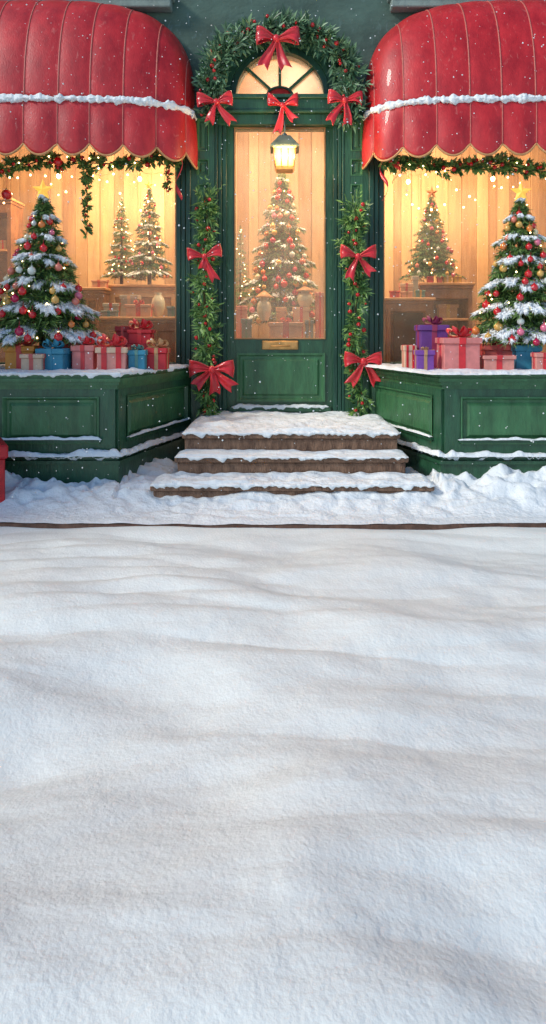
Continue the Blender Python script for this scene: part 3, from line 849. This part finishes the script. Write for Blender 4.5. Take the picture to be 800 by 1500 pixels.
# ================================================================== BIG TREES ON THE SILL
SZ = SILL+.016
def rootat(name, label, cat, p, group=None): return thing(name, label, cat, p, group)
TY = 5.82
tz = SZ
done = []
lt = rootat('christmas_tree', 'large snowy Christmas tree with yellow star on the left window sill above the orange gift', 'Christmas tree', (X(64, TY), TY, tz), 'decorated trees in the shop windows')
conifer(lt, (X(64, TY), TY, tz), 1.60, .52, 7, FIR, 52, 1.0, 1.5, seed=11, star=(.105, STAR))
done = []
rt = rootat('christmas_tree', 'large snowy Christmas tree with yellow star on the right window sill beside the pink gift', 'Christmas tree', (X(762, TY), TY, tz), 'decorated trees in the shop windows')
conifer(rt, (X(762, TY), TY, tz), 1.58, .50, 7, FIR, 52, .8, 1.5, seed=23, star=(.105, STAR))

# ================================================================== GIFTS
def gift(label, pl, pr, pt_, Y, zb, col, rib=None, bow=None, dep=None, rot=0, lid=True, name='gift_box', cross=True, bands=1, top=None, group='wrapped gifts'):
    """pl, pr, pt_: left, right and lid edge as seen; zb: what it stands on"""
    x0, x1 = X(pl, Y), X(pr, Y); w = x1-x0; h = Z(pt_, Y)-zb; d = dep or w*.8
    cxx = (x0+x1)/2; r = thing(name, label, 'gift box', (cxx, Y+d/2, zb), group)
    def sh(mb):
        if rot:
            c, s_ = cos(rot), sin(rot)
            mb.v = [(cxx+(x-cxx)*c-(y-Y-d/2)*s_, Y+d/2+(x-cxx)*s_+(y-Y-d/2)*c, z) for x, y, z in mb.v]
        return mb
    k = .012*w/.3+.003
    lh = min(.05, h*.24) if lid else 0
    b = MB(); b.box(x0+k, x1-k, Y+k, Y+d-k, zb, zb+h-lh-.0005 if lid else zb+h, .004); obj('box', sh(b), PAPER[col], r)
    if lid:
        b = MB(); b.box(x0, x1, Y, Y+d, zb+h-lh, zb+h, .005); obj('lid', sh(b), PAPER[top or col], r)
    if rib:
        m = RIBN[rib]; rw = max(.010, w*.085); rb = MB(); e = .0035
        for q in range(bands):
            c = cxx+(0 if bands == 1 else (q-(bands-1)/2)*w/(bands+.2))
            rb.box(c-rw, c+rw, Y-e, Y+.002, zb+h-lh-.001, zb+h+e); rb.box(c-rw, c+rw, Y+k-e, Y+k+.002, zb+.002, zb+h-lh-.001)
            rb.box(c-rw, c+rw, Y+.002, Y+d+e, zb+h-.001, zb+h+e)
        if cross:
            yc = Y+d/2
            for sgx, (xa, xb) in ((-1, (x0-e, x0+.002)), (1, (x1-.002, x1+e))): rb.box(xa, xb, yc-rw, yc+rw, zb+h-lh, zb+h+e*1.1)
            rb.box(x0+k-e, x0+k+.002, yc-rw, yc+rw, zb+.002, zb+h-lh-.001); rb.box(x1-k-.002, x1-k+e, yc-rw, yc+rw, zb+.002, zb+h-lh-.001)
            rb.box(x0+.002, x1-.002, yc-rw, yc+rw, zb+h-.002, zb+h+e*.9)
        obj('ribbon', sh(rb), m, r)
        if bow:
            bs = bow*w; c = (cxx, Y+d*.35, zb+h+bs*.22)
            bm = MB()
            for kk, (an, L, li) in enumerate(((.25, 1, .45), (pi-.25, 1, .45), (1.0, .85, .8), (pi-1.0, .85, .8), (-.5, .8, .25), (pi+.5, .8, .25))):
                def fn(u, v, an=an, L=L, li=li):
                    t = u*2*pi; rx = (1-cos(t))/2; x = bs*L*rx; zz = bs*(.32*sin(t)*(.4+.6*rx)+li*rx*.6); ww = bs*(.12+.20*rx)*(v-.5)*2
                    return (c[0]+x*cos(an)-ww*sin(an)*.6, c[1]-x*sin(an)*.45-ww*cos(an)*.7, c[2]+zz+ww*.35)
                bm.grid(fn, 16, 3)
            bm.ball((c[0], c[1]-bs*.1, c[2]+bs*.05), bs*.16, 8)
            obj('bow', bm, m, r, solid=.002)
    return r
z = SILL+.012
# left sill
gift('orange gift box with red ribbon bow at the left end of the sill', 4, 50, 507, 5.45, z, 'orange', 'red', .42, dep=.24)
gift('small cream gift box with pinkish ribbon in front of the orange box', 28, 62, 519, 5.28, z, 'cream', 'coral', None, dep=.13)
gift('blue gift box with blue ribbon bow left of the pink box', 52, 96, 511, 5.34, z, 'blue', 'blue', .36, dep=.2, rot=-.12)
gift('pink gift box with red ribbon between blue box and red striped box', 103, 138, 506, 5.42, z, 'pink', 'red', .42, dep=.2)
gift('pink and red gift box with large spiky red bow on left sill', 138, 184, 509, 5.34, z, 'salmon', 'red', .48, dep=.2, bands=2, top='cream', rot=.10)
gift('small teal blue cube gift right of the spiky red bow', 186, 213, 513, 5.42, z, 'blue', 'teal', .35, dep=.15)
gift('red gift box with tan ribbon bow nearest the left window frame', 213, 244, 510, 5.52, z, 'red', 'tan', .52, dep=.2)
a_ = gift('dark red gift box at the bottom of the stack by the left window', 186, 232, 504, 5.86, z, 'darkred', 'darkred', None, dep=.26)
gift('red gift box with looped red bow on top of the dark red box', 186, 222, 483, 5.90, Z(504, 5.86)+.001, 'red', 'red', .50, dep=.2)
gift('plain dark red gift standing behind the red stack in left window', 168, 190, 478, 6.02, z, 'darkred', 'red', None, dep=.16)
gift('red gift box half hidden behind the pink box and under the left tree', 84, 106, 498, 5.72, z, 'red', 'coral', None, dep=.1)
# right sill
gift('cream gift with red stripes at left end of the right sill', 592, 611, 506, 5.62, z, 'cream', 'red', None, dep=.16, bands=2)
gift('tall purple gift box with plum ribbon on the right sill', 615, 659, 476, 5.56, z, 'purple', 'plum', .34, dep=.24)
gift('small violet gift box standing in front of the tall purple box', 610, 638, 513, 5.34, z, 'violet', 'tan', .20, dep=.13)
gift('large pink gift box with red ribbon and shiny red bow', 649, 707, 495, 5.30, z, 'pink', 'red', .33, dep=.30, rot=.0)
gift('coral red gift box with red bow right of the large pink box', 709, 756, 505, 5.60, z, 'coral', 'red', .30, dep=.2)
gift('flat salmon gift box with one red band before the coral box', 708, 757, 521, 5.32, z, 'salmon', 'red', None, dep=.15)
gift('bright blue gift box with blue ribbon under the right tree', 757, 796, 506, 5.46, z, 'blue', 'blue', .22, dep=.2, rot=-.1)
gift('small salmon gift with red stripe cut by the right picture edge', 785, 812, 517, 5.28, z, 'salmon', 'red', None, dep=.12)

# big red box on the pavement at the left edge
rb = thing('gift_box', 'big plain red lidded box standing in the snow below the left bay', 'gift box', (-2.34, 4.62, .02))
def rbx(w, d, z0, z1, bev):
    m = MB(); m.box(-w, w, -d, d, z0, z1, bev); an = radians(30); c, s_ = cos(an), sin(an)
    m.v = [(-2.36+x*c-y*s_, 4.66+x*s_+y*c, zz) for x, y, zz in m.v]; return m
REDB = mat('red_card', (.50, .012, .02), .5, .3, 5, bump=.2, bscale=20)
obj('box', rbx(.255, .19, .0, .385, .008), REDB, rb); obj('lid', rbx(.275, .21, .387, .49, .012), REDB, rb)

# ================================================================== GREENERY ON THE DOOR SURROUND
def gpt(px, py, Y): return (X(px, Y), Y, Z(py, Y))
GY = WY-.10
ar = thing('garland', 'leafy green arch garland with red berries over the fanlight', 'garland', (0, GY, arcz))
path = [gpt(312, 178, GY), gpt(310, 150, GY)]
for i in range(25):
    a = pi-pi*i/24; path.append(gpt(412+103*cos(a), 132-88*sin(a), GY))
path += [gpt(514, 150, GY), gpt(512, 178, GY)]
garland(ar, path, .15, 145, .11, LEAFB, 50, (.014, .025), seed=5, width=.12)
for nm, x_, y0, y1, sd_, lb in (('l', 301, 288, 608, 6, 'hanging green garland left of the door, on the left pilaster'), ('r', 520, 300, 603, 9, 'hanging green garland right of the door, on the right pilaster')):
    Yg = WY-.12; g_ = thing('garland', lb, 'garland', (X(x_, Yg), Yg, Z(y1, Yg)), 'door garlands')
    pp = [gpt(x_+3*sin(i*.9+sd_)+(6 if i > 10 and nm == 'l' else 3 if i > 10 else 0), y0+(y1-y0)*i/14, Yg) for i in range(15)]
    garland(g_, pp, .120, 130, .088, LEAF, 38, (.014, .025), seed=sd_, width=.105, droop=.25)
    g2 = MB()  # thin sprays rising above the garland
    for k in range(9):
        b0 = Vector(gpt(x_+R.uniform(-6, 6), y0+18, Yg)); t1 = Vector(gpt(x_+R.uniform(-14, 26 if nm == 'l' else 12), y0-R.uniform(2, 26), Yg-.03))
        g2.tube([b0, (b0+t1)/2+Vector((.01, -.02, 0)), t1], .002, 4)
        for w in (.4, .6, .8, 1): g2.leaf(b0.lerp(t1, w), (t1-b0).normalized()+rnd_dir()*.8, Vector((0, -1, .2)), .05, .007)
    obj('sprays', g2, LEAF, g_)
def bow(label, px, py, Y, half, **k):
    r = thing('ribbon_bow', label, 'bow', (X(px, Y), Y, Z(py, Y)), 'red ribbon bows on the door surround'); bow_parts(r, (X(px, Y), Y, Z(py, Y)), half*Y/F, **k); return r
BY = WY-.24
bow('red satin bow at the top of the arch garland', 405, 58, BY, 33, tails=((-.62, -1.35), (.48, -1.40)), seed=1, lift=.10)
bow('red satin bow at the left end of the arch garland', 317, 150, BY, 27, tails=((-.55, -1.15), (.78, -1.25)), seed=2, tilt=-.05, lift=.12)
bow('red satin bow at the right end of the arch garland', 505, 148, BY, 27, tails=((-.85, -1.3), (.28, -1.35)), seed=3, tilt=.06, lift=.12)
bow('red satin bow hanging above the lantern on the transom beam', 414, 155, WY-.12, 24, tails=((-.32, -1.75), (.85, -.95)), seed=4, lift=.35)
bow('upper red satin bow on the left door garland', 300, 376, BY-.02, 25, tails=((.42, -1.55), (-.30, -.75)), seed=5, tilt=-.12, lift=.22)
bow('lower red satin bow on the left door garland', 311, 541, BY-.02, 33, tails=((.12, -1.15), (.95, -.85)), third=((-.75, -.80),), seed=6, lift=.02)
bow('upper red satin bow on the right door garland', 524, 376, BY-.02, 27, tails=((-.50, -1.30), (.90, -.98)), seed=7, lift=.25)
bow('lower red satin bow on the right door garland', 532, 529, BY-.02, 30, tails=((-.65, -1.2), (.80, -1.15)), seed=8, lift=.08)

# window swags, sprigs, hanging decorations (fixed under the awnings)
SY = WY-.20
def swag(lb, pts, seed, n, r=.065):
    g_ = thing('garland', lb, 'garland', (X(pts[0][0], SY), SY, Z(pts[0][1], SY)), 'window garlands')
    garland(g_, [gpt(a, b, SY) for a, b in pts], r*1.15, 125, .066, LEAF, n, (.014, .027), seed=seed, width=.20, lights=14)
swag('berry garland swagged across the top of the left window', [(-140, 235), (-60, 252), (10, 247), (45, 240), (70, 232), (92, 243), (120, 238), (160, 240), (205, 236), (240, 228), (262, 236)], 31, 40)
swag('berry garland swagged across the top of the right window', [(556, 232), (580, 240), (620, 238), (655, 250), (700, 243), (735, 240), (790, 252), (840, 246), (920, 238)], 33, 44)
g_ = thing('garland', 'narrow leafy sprig hanging down in the middle of the left window', 'garland', (X(127, SY), SY, Z(346, SY)), 'window garlands')
garland(g_, [gpt(127, 238, SY), gpt(126, 275, SY), gpt(128, 310, SY), gpt(127, 344, SY)], .040, 95, .052, LEAF, 7, (.010, .016), seed=35, width=.22)
g_ = thing('garland', 'short berry sprig hanging beside the left window frame', 'garland', (X(247, SY), SY, Z(285, SY)), 'window garlands')
garland(g_, [gpt(251, 236, SY), gpt(246, 258, SY), gpt(244, 282, SY)], .032, 75, .045, LEAF, 9, (.010, .015), seed=36, width=.2)
def hang_bauble(lb, px, py, r, Y, m, top):
    t = thing('hanging_bauble', lb, 'bauble', (X(px, Y), Y, Z(py, Y)), 'baubles hanging in the windows'); r = r*Y/F
    b = MB(); b.ball((X(px, Y), Y, Z(py, Y)), r, 20); obj('ball', b, m, t)
    b = MB(); b.lathe((X(px, Y), Y, Z(py, Y)+r*.95), [(r*.28, 0), (r*.28, r*.25), (r*.1, r*.3)], 8); obj('cap', b, BRASS, t)
    b = MB(); b.tube([(X(px, Y), Y, Z(py, Y)+r), (X(px, Y)+.004, Y, Z(top, Y))], .0018, 4); obj('string', b, RIBBON, t)
hang_bauble('red bauble on a ribbon at the left edge of the left window', 10, 285, 7.5, SY, BAUB['red'], 247)
hang_bauble('round red bauble hanging low from the left window garland', 85, 237, 6.5, SY-.10, BAUB['red'], 226)
def curl(lb, px, py0, py1, seed, Y=None):
    Y = Y or WY-.26; r = thing('ribbon_curl', lb, 'ribbon', (X(px, Y), Y, Z(py0, Y)), 'curled ribbons'); rr = random.Random(seed)
    m = MB(); L = Z(py0, Y)-Z(py1, Y)
    def fn(u, v): 
        a = u*9+seed; return (X(px, Y)+.035*sin(a*.8)+.012*(v-.5)*2*abs(cos(a*.8))+.004, Y+.03*cos(a), Z(py0, Y)-L*u+.014*(v-.5)*2)
    m.grid(fn, 50, 2); obj('strip', m, RIBBON, r, solid=.0015)
curl('curled red ribbon hanging beside the right window frame', 562, 226, 292, 3)
curl('curled red ribbon hanging at the right end of the left window', 262, 226, 292, 8)
curl('wider curled red ribbon at the left end of the right window', 580, 232, 268, 5)

# ================================================================== LANTERN in the doorway
LY = 6.27; lc = Vector((X(417, LY), LY, 0))
lan = thing('hanging_lantern', 'lit brass and iron lantern hanging in front of the door glass', 'lantern', (lc.x, LY, Z(250, LY)))
s_ = LY/F
def ring4(hw): return [(lc.x-hw, LY-hw), (lc.x+hw, LY-hw), (lc.x+hw, LY+hw), (lc.x-hw, LY+hw)]
def frust(m, h0, z0, h1, z1):
    a, b = ring4(h0), ring4(h1); m.add([(x, y, z0) for x, y in a]+[(x, y, z1) for x, y in b], [(0, 1, 5, 4), (1, 2, 6, 5), (2, 3, 7, 6), (3, 0, 4, 7), (3, 2, 1, 0), (4, 5, 6, 7)])
m = MB(); frust(m, 21*s_, Z(219, LY), 20*s_, Z(217, LY)); frust(m, 20*s_, Z(217, LY), 12.5*s_, Z(207, LY)); frust(m, 12.5*s_, Z(207, LY), 8*s_, Z(200.5, LY)); m.ball((lc.x, LY, Z(198.5, LY)), 4*s_, 10)
obj('roof', m, IRON, lan)
m = MB(); m.tube([(lc.x, LY, Z(197, LY)), (lc.x+.003, LY, Z(187, LY)), (lc.x, LY+.02, Z(178, LY)), (lc.x, LY+.07, Z(174, LY)), (lc.x, WY-.043, Z(173, LY))], .007, 6); obj('hanger', m, IRON, lan)
m = MB(); frust(m, 12.5*s_, Z(246, LY), 14.3*s_, Z(221, LY)); gl_ = obj('glass', m, LAMPG, lan)
m = MB()
for (sx, sy) in ((-1, -1), (1, -1), (1, 1), (-1, 1)):
    m.tube([(lc.x+sx*13.2*s_, LY+sy*13.2*s_, Z(247, LY)), (lc.x+sx*15.2*s_, LY+sy*15.2*s_, Z(219, LY))], .011, 4)
frust(m, 12*s_, Z(251, LY), 14*s_, Z(246.5, LY)); frust(m, 16*s_, Z(221.5, LY), 17*s_, Z(219.2, LY))
for sx in (-1, 1): m.tube([(lc.x+sx*4.5*s_, LY-13.5*s_, Z(247, LY)), (lc.x+sx*5*s_, LY-15*s_, Z(220, LY))], .005, 4)
obj('cage', m, BRASS, lan)
m = MB(); m.ball((lc.x, LY-14.6*s_, Z(231, LY)), 3.2*s_, 10, 1.4); obj('flame', m, FLAME, lan)

# ================================================================== INTERIOR
def itree(lb, px, pt0, pb, Y, halfw, seed, star=None, snow=.0, nb=26, m=FIRW, tiers=9, needles=1.1, pedestal=None):
    global done
    done = []
    zb = Z(pb, Y); H = Z(pt0, Y)-zb
    r = thing('christmas_tree', lb, 'Christmas tree', (X(px, Y), Y, zb), 'decorated trees inside the shop')
    conifer(r, (X(px, Y), Y, zb), H, halfw*Y/F, max(5, tiers-2), m, nb, snow, needles*.8, seed=seed, star=star, bsize=(.040, .056), sagk=.22, foot=.12)
def cabinet(name, lb, cat, x0, x1, pt0, Y, dep, mtop=WOODL, m=WOODD, base=.46, opening=None, shelf=None):
    zt = Z(pt0, Y); xa, xb = X(x0, Y), X(x1, Y)
    r = thing(name, lb, cat, ((xa+xb)/2, Y+dep/2, base))
    t = MB(); t.box(xa-.03, xb+.03, Y-.03, Y+dep, zt-.035, zt, .008); obj('top', t, mtop, r)
    t = MB(); t.box(xa-.012, xb+.012, Y-.012, Y+dep, zt-.075, zt-.036, .006)
    if shelf is not None:                           # open unit: sides, back, shelf
        zs = Z(shelf, Y)
        t.box(xa, xa+.05, Y, Y+dep, base, zt-.076); t.box(xb-.05, xb, Y, Y+dep, base, zt-.076)
        t.box(xa+.051, xb-.051, Y+dep-.03, Y+dep, base, zt-.076)
        t.box(xa+.051, xb-.051, Y, Y+dep-.031, zt-.20, zt-.077, .005)
        obj('carcass', t, m, r)
        h = MB(); h.box(xa+.051, xb-.051, Y-.01, Y+dep-.031, zs-.03, zs, .005); obj('shelf', h, mtop, r)
    else:
        t.box(xa, xb, Y, Y+dep, base, zt-.076); fr = ((xa, Y), (1, 0), (0, -1)); w = xb-xa
        obj('carcass', t, m, r)
        n = max(1, int(w/.55)); pw = (w-.06*(n+1))/n
        for k in range(n):
            u = .06+k*(pw+.06); h = MB(); z0, z1 = max(base+.08, zt-.95), zt-.13
            h.rings(fr, [(u, u+pw, z0, z1, .001), (u, u+pw, z0, z1, .03), (u+.03, u+pw-.03, z0+.03, z1-.03, .03), (u+.05, u+pw-.05, z0+.05, z1-.05, .004)]); obj('panel', h, m, r)
    return zt
def urn(lb, px, pb, Y, w, h, lidk=True):
    zb = Z(pb, Y); w *= Y/F/2; h *= Y/F; r = thing('urn', lb, 'urn', (X(px, Y), Y, zb), 'cream urns in the shop')
    m = MB(); m.lathe((X(px, Y), Y, zb), [(w*.5, 0), (w*.55, h*.05), (w*.9, h*.3), (w, h*.5), (w*.85, h*.7), (w*.5, h*.82), (w*.45, h*.88), (w*.55, h*.92)], 24); obj('body', m, PORC, r)
    if lidk:
        m = MB(); m.lathe((X(px, Y), Y, zb+h*.92), [(w*1.15, 0), (w*1.15, h*.03), (w*.7, h*.14), (w*.2, h*.26), (w*.05, h*.3)], 24); obj('lid', m, WOODL, r)
        m = MB(); m.ball((X(px, Y), Y, zb+h*1.34), w*.30, 12); obj('knob', m, BAUB['gold'], r)
# left room
z1_ = cabinet('display_cabinet', 'long wooden counter seen low at the right of the left window', 'counter', 146, 300, 464, 7.25, .45)
z2_ = cabinet('display_table', 'small brown table beside the left snowy tree inside the shop', 'table', 118, 152, 421, 7.7, .40)
z3_ = cabinet('display_stand', 'tall wooden stand holding the two trees in the left window', 'stand', 158, 262, 417, 7.95, .75, m=WOOD)
cabinet('bookcase', 'dark open bookcase at the far left inside the shop', 'bookcase', -70, 16, 290, 8.3, .4, shelf=365)
itree('slim indoor tree behind the sprig, paler and left of its twin', 178, 290, 416, 8.45, 25, 41, snow=.1, nb=22)
itree('fuller indoor tree with many baubles close to the left window frame', 219, 276, 417, 8.15, 33, 42, snow=.25, nb=34, star=(.06, STAR))
zc = z1_+.001
gift('tall grey gift box on the counter in the left window', 175, 202, 432, 7.50, zc, 'grey', 'cream', None, dep=.2)
gift('peach gift box with red bow on the counter in the left window', 182, 222, 446, 7.28, zc, 'peach', 'red', .20, dep=.16)
gift('dusty blue gift at the left end of the counter in the left window', 147, 171, 455, 7.28, zc, 'dustyblue', 'blue', None, dep=.12)
gift('pale gift box standing behind the dusty blue one on the counter', 150, 174, 444, 7.46, zc, 'grey', 'red', None, dep=.12)
gift('teal grey gift right of the urn on the counter', 244, 262, 449, 7.32, zc, 'dustyblue', 'teal', None, dep=.12)
urn('cream round urn without lid on the counter in the left window', 232, 464, 7.45, 20, 38, False)
gift('peach flat gift on the small brown table in the left window', 133, 156, 410, 7.78, z2_+.001, 'peach', 'coral', None, dep=.14)
gift('rusty small gift on the bookcase shelf in the left window', -2, 10, 352, 8.36, Z(365, 8.3)+.001, 'tan', 'red', None, dep=.14)
# right room
z4 = cabinet('fireplace', 'brown wooden fireplace at the left of the right window', 'fireplace', 560, 634, 436, 7.25, .40)
z5 = cabinet('side_table', 'tall brown open table under the indoor tree in the right window', 'table', 616, 692, 414, 7.75, .50, shelf=466)
itree('indoor tree with a copper star standing on the tall table in right window', 632, 288, 413, 8.02, 39, 51, star=(.085, STARO), nb=36, m=FIRW, tiers=9, needles=1.4)
gift('small red gift at the left of the row on the tall table', 626, 636, 405, 7.76, z5+.001, 'red', None, None, dep=.08)
gift('second small red gift in the row on the tall table', 641, 649, 405, 7.76, z5+.001, 'coral', None, None, dep=.08)
gift('small gold gift with cream band on the tall table', 650, 662, 404, 7.76, z5+.001, 'gold', 'cream', None, dep=.08)
gift('rightmost small gold gift on the tall table', 665, 677, 404, 7.76, z5+.001, 'gold', 'tan', None, dep=.08)
gift('tan and grey gift on the lower shelf of the tall table', 642, 672, 446, 7.85, Z(466, 7.75)+.001, 'tan', 'gold', None, dep=.15)
gift('red gift on the fireplace next to the right window frame', 572, 586, 426, 7.30, z4+.001, 'red', 'darkred', None, dep=.1)
gift('peach flat gift in the middle of the fireplace top', 588, 605, 427, 7.30, z4+.001, 'peach', 'tan', None, dep=.1)
gift('teal gift at the right end of the fireplace top', 609, 624, 425, 7.30, z4+.001, 'teal', 'gold', None, dep=.1)
gift('tall grey gift box at the back of the fireplace top', 604, 614, 404, 7.48, z4+.001, 'grey', None, None, dep=.08)
gift('peach box at the back of the fireplace top', 586, 606, 415, 7.48, z4+.001, 'cream', 'coral', None, dep=.1)
# flat slab for the fireplace opening, its inner darkness put into the colour
h = MB(); h.box(X(577, 7.2), X(620, 7.2), 7.205, 7.222, .8, Z(458, 7.2)); fo = [o for o in COL.objects if o.name == 'fireplace'][0]; obj('opening', h, mat('dark_opening', (.03, .018, .012), .9), fo)
# behind the door
z6 = cabinet('display_table', 'wooden table behind the door glass loaded with gifts and urns', 'table', 300, 520, 497, 7.15, .75)
itree('tall indoor tree full of baubles seen through the door glass', 413, 246, 490, 8.1, 60, 61, nb=60, snow=.12, m=FIRW, tiers=12, needles=1.25)
itree('faint narrow indoor tree at the left behind the door glass', 352, 330, 470, 8.95, 20, 62, nb=10, needles=.8, m=FIRW)
zt = z6+.001
gift('cream gift box with red ribbon bow in the middle behind the door glass', 393, 445, 472, 7.18, zt, 'peach', 'red', .16, dep=.18)
gift('dark teal box at the left behind the door glass', 353, 369, 467, 7.22, zt, 'dustyblue', 'teal', None, dep=.1)
gift('dusty blue box at the right behind the door glass', 447, 460, 469, 7.22, zt, 'dustyblue', 'tan', None, dep=.1)
gift('rust box behind the left urn at the door', 404, 420, 450, 7.50, zt, 'tan', None, None, dep=.1)
gift('tall salmon gift at the left edge of the door glass', 345, 362, 448, 7.5, zt, 'salmon', 'coral', None, dep=.12)
gift('pale gift with red band under the right urn behind the door', 429, 454, 450, 7.42, zt, 'cream', 'red', None, dep=.14)
gift('pink upright gift at the right edge of the door glass', 462, 476, 428, 7.55, zt, 'salmon', 'red', None, dep=.12)
urn('lidded cream urn with gold knob left of the cream gift', 387, 470, 7.34, 22, 37)
urn('lidded cream urn with gold knob standing on the pale gift', 447, 450.5, 7.50, 24, 26)

# warm bulbs hanging in the windows
def bulb(lb, px, py, Y, power, r=.028):
    t = thing('pendant_bulb', lb, 'lamp', (X(px, Y), Y, Z(py, Y)), 'warm bulbs inside the shop'); c = (X(px, Y), Y, Z(py, Y))
    m = MB(); m.ball(c, r, 14, 1.2); obj('bulb', m, BULB, t)
    m = MB(); m.tube([(c[0], c[1], c[2]+r), (c[0], c[1], 4.74)], .004, 5); obj('cable', m, IRON, t)
    m = MB(); m.lathe((c[0], c[1], c[2]+r*.9), [(r*.55, 0), (r*.5, r*1.2), (r*.2, r*1.4)], 10); obj('socket', m, BRASS, t)
    l = bpy.data.lights.new('bulb_light', 'POINT'); l.energy = power; l.color = (1, .68, .36); l.shadow_soft_size = .12
    o = bpy.data.objects.new('bulb_light', l); COL.objects.link(o); o.parent = t; o.location = (0, -.0, -.12)
LP = 40
bulb('warm bulb glowing above the indoor trees in the left window', 205, 262, 8.6, LP)
bulb('warm bulb glowing right of the star in the left window', 86, 258, 8.2, LP)
bulb('warm bulb glowing left of the copper star in the right window', 598, 266, 8.5, LP)
bulb('warm bulb glowing left of the yellow star in the right window', 722, 262, 8.3, LP)
for q_, (lb, x0_, x1_, y_) in enumerate((('string of tiny warm lights draped behind the left window glass', -40, 262, 262), ('string of tiny warm lights draped behind the right window glass', 572, 850, 264))):
    Y_ = 7.0; t = thing('string_lights', lb, 'string lights', (X((x0_+x1_)/2, Y_), Y_, Z(y_, Y_)), 'string lights inside the shop windows'); pp = []
    for i in range(61):
        f_ = i/60; pp.append(Vector((X(x0_+(x1_-x0_)*f_, Y_), Y_+.02*sin(i), Z(y_-26+20*abs(sin(f_*pi*4))+5*nz(i*.2, q_), Y_))))
    m = MB(); m.tube(pp, .0025, 4); obj('cable', m, BRASS, t)
    wires = MB()
    for i in range(1, 60, 2):
        m = MB(); dd_ = R.choice((.03, .08, .16, .28, .42))*R.uniform(.7, 1.1); c = pp[i]-Vector((0, 0, dd_)); m.ball(c, R.uniform(.009, .014), 8); obj('fairy_light', m, FAIRY, t); wires.tube([pp[i], c], .0012, 3)
    obj('drop_wires', wires, BRASS, t)
def area(loc, rot, sx, sy, e, col=(1, .79, .56)):
    l = bpy.data.lights.new('ceiling_light', 'AREA'); l.shape = 'RECTANGLE'; l.size = sx; l.size_y = sy; l.energy = e; l.color = col
    o = bpy.data.objects.new('ceiling_light', l); COL.objects.link(o); o.location = loc; o.rotation_euler = rot; return o
area((-2.3, 7.2, 4.6), (radians(25), 0, 0), 2.8, .5, 44); area((2.3, 7.2, 4.6), (radians(25), 0, 0), 2.8, .5, 44); area((0, 7.3, 4.6), (radians(20), 0, 0), .8, .5, 68)
l = bpy.data.lights.new('lantern_light', 'POINT'); l.energy = 15; l.color = (1, .66, .30); l.shadow_soft_size = .08
o = bpy.data.objects.new('lantern_light', l); COL.objects.link(o); o.parent = lan; o.location = (0, -.22, .13)

# ================================================================== FALLING SNOW
m = MB(); rr = random.Random(77)
for _ in range(1500):
    Y = rr.uniform(3.2, 6.1); px = rr.uniform(-60, 860); py = rr.uniform(-40, 760); r = rr.choice((.0022, .003, .0035, .0048, .006))*rr.uniform(.8, 1.1)
    c = Vector((X(px, Y), Y, Z(py, Y)))
    if c.z < .15: continue
    if abs(c.x) > 1.0 and c.z < 1.1 and c.y > 4.95: continue
    a = [c+Vector(v)*r*rr.uniform(.8, 1.2) for v in ((1, 0, 0), (-1, 0, 0), (0, 1, 0), (0, -1, 0), (0, 0, 1), (0, 0, -1))]
    m.add(a, [(0, 2, 4), (2, 1, 4), (1, 3, 4), (3, 0, 4), (2, 0, 5), (1, 2, 5), (3, 1, 5), (0, 3, 5)], True)
tag(obj('falling_snow', m, SNOW), 'small snowflakes drifting down in front of the shop', 'snowflakes', kind='stuff')

# ================================================================== ADDED BUILDING (unseen, put left of the picture to shade the pavement)
nb_ = thing('added_shade_building', 'unseen brown brick block added left of the picture to shade the pavement', 'building', (-7.5, 4.9, 0))
m = MB(); m.box(-10, -5.3, 2.4, 6.3, 0, 4.0); obj('wall', m, KERB, nb_)
m = MB(); m.box(-10.1, -5.2, 2.3, 6.3, 4.001, 4.15, .02); obj('cornice', m, LEDGE, nb_)
m = MB(); m.box(-8.6, -6.6, 2.37, 2.399, 1.0, 2.8, .01); wf = obj('window_frame', m, GREEND, nb_)
m = MB(); m.box(-8.5, -6.7, 2.355, 2.369, 1.1, 2.7); obj('pane', m, PAPER['dustyblue'], wf)

# ================================================================== LIGHT, SKY, CAMERA
sd = Vector((-.72, -.38, .58)).normalized()
el = math.asin(sd.z); rotz = math.atan2(sd.x, sd.y)
w = bpy.data.worlds.new('World'); scene.world = w; w.use_nodes = True
ns, ls = w.node_tree.nodes, w.node_tree.links
sky = ns.new('ShaderNodeTexSky'); sky.sky_type = 'NISHITA'; sky.sun_disc = False; sky.ozone_density = 3.2; sky.dust_density = .4; sky.sun_elevation = el; sky.sun_rotation = rotz
bg = ns['Background']; bg.inputs['Strength'].default_value = .092; ls.new(sky.outputs[0], bg.inputs['Color'])
sl = bpy.data.lights.new('sun', 'SUN'); sl.energy = 1.5; sl.angle = radians(11); sl.color = (1, .94, .84)
so = bpy.data.objects.new('sun', sl); COL.objects.link(so); so.rotation_euler = (-sd).to_track_quat('-Z', 'Y').to_euler(); so.location = (-8, -2, 8)
cam = bpy.data.cameras.new('camera'); co = bpy.data.objects.new('camera', cam); COL.objects.link(co)
co.location = (0, 0, EYE); co.rotation_euler = (pi/2, 0, 0)
cam.sensor_fit = 'VERTICAL'; cam.sensor_height = 36; cam.lens = 36*F/1500
cam.shift_x = -10/1500; cam.shift_y = -260/1500; cam.clip_start = .05; cam.clip_end = 500
scene.camera = co
vs_ = scene.view_settings; vs_.view_transform = 'Standard'; vs_.look = 'None'; vs_.gamma = 1; vs_.use_curve_mapping = False; vs_.exposure = .72
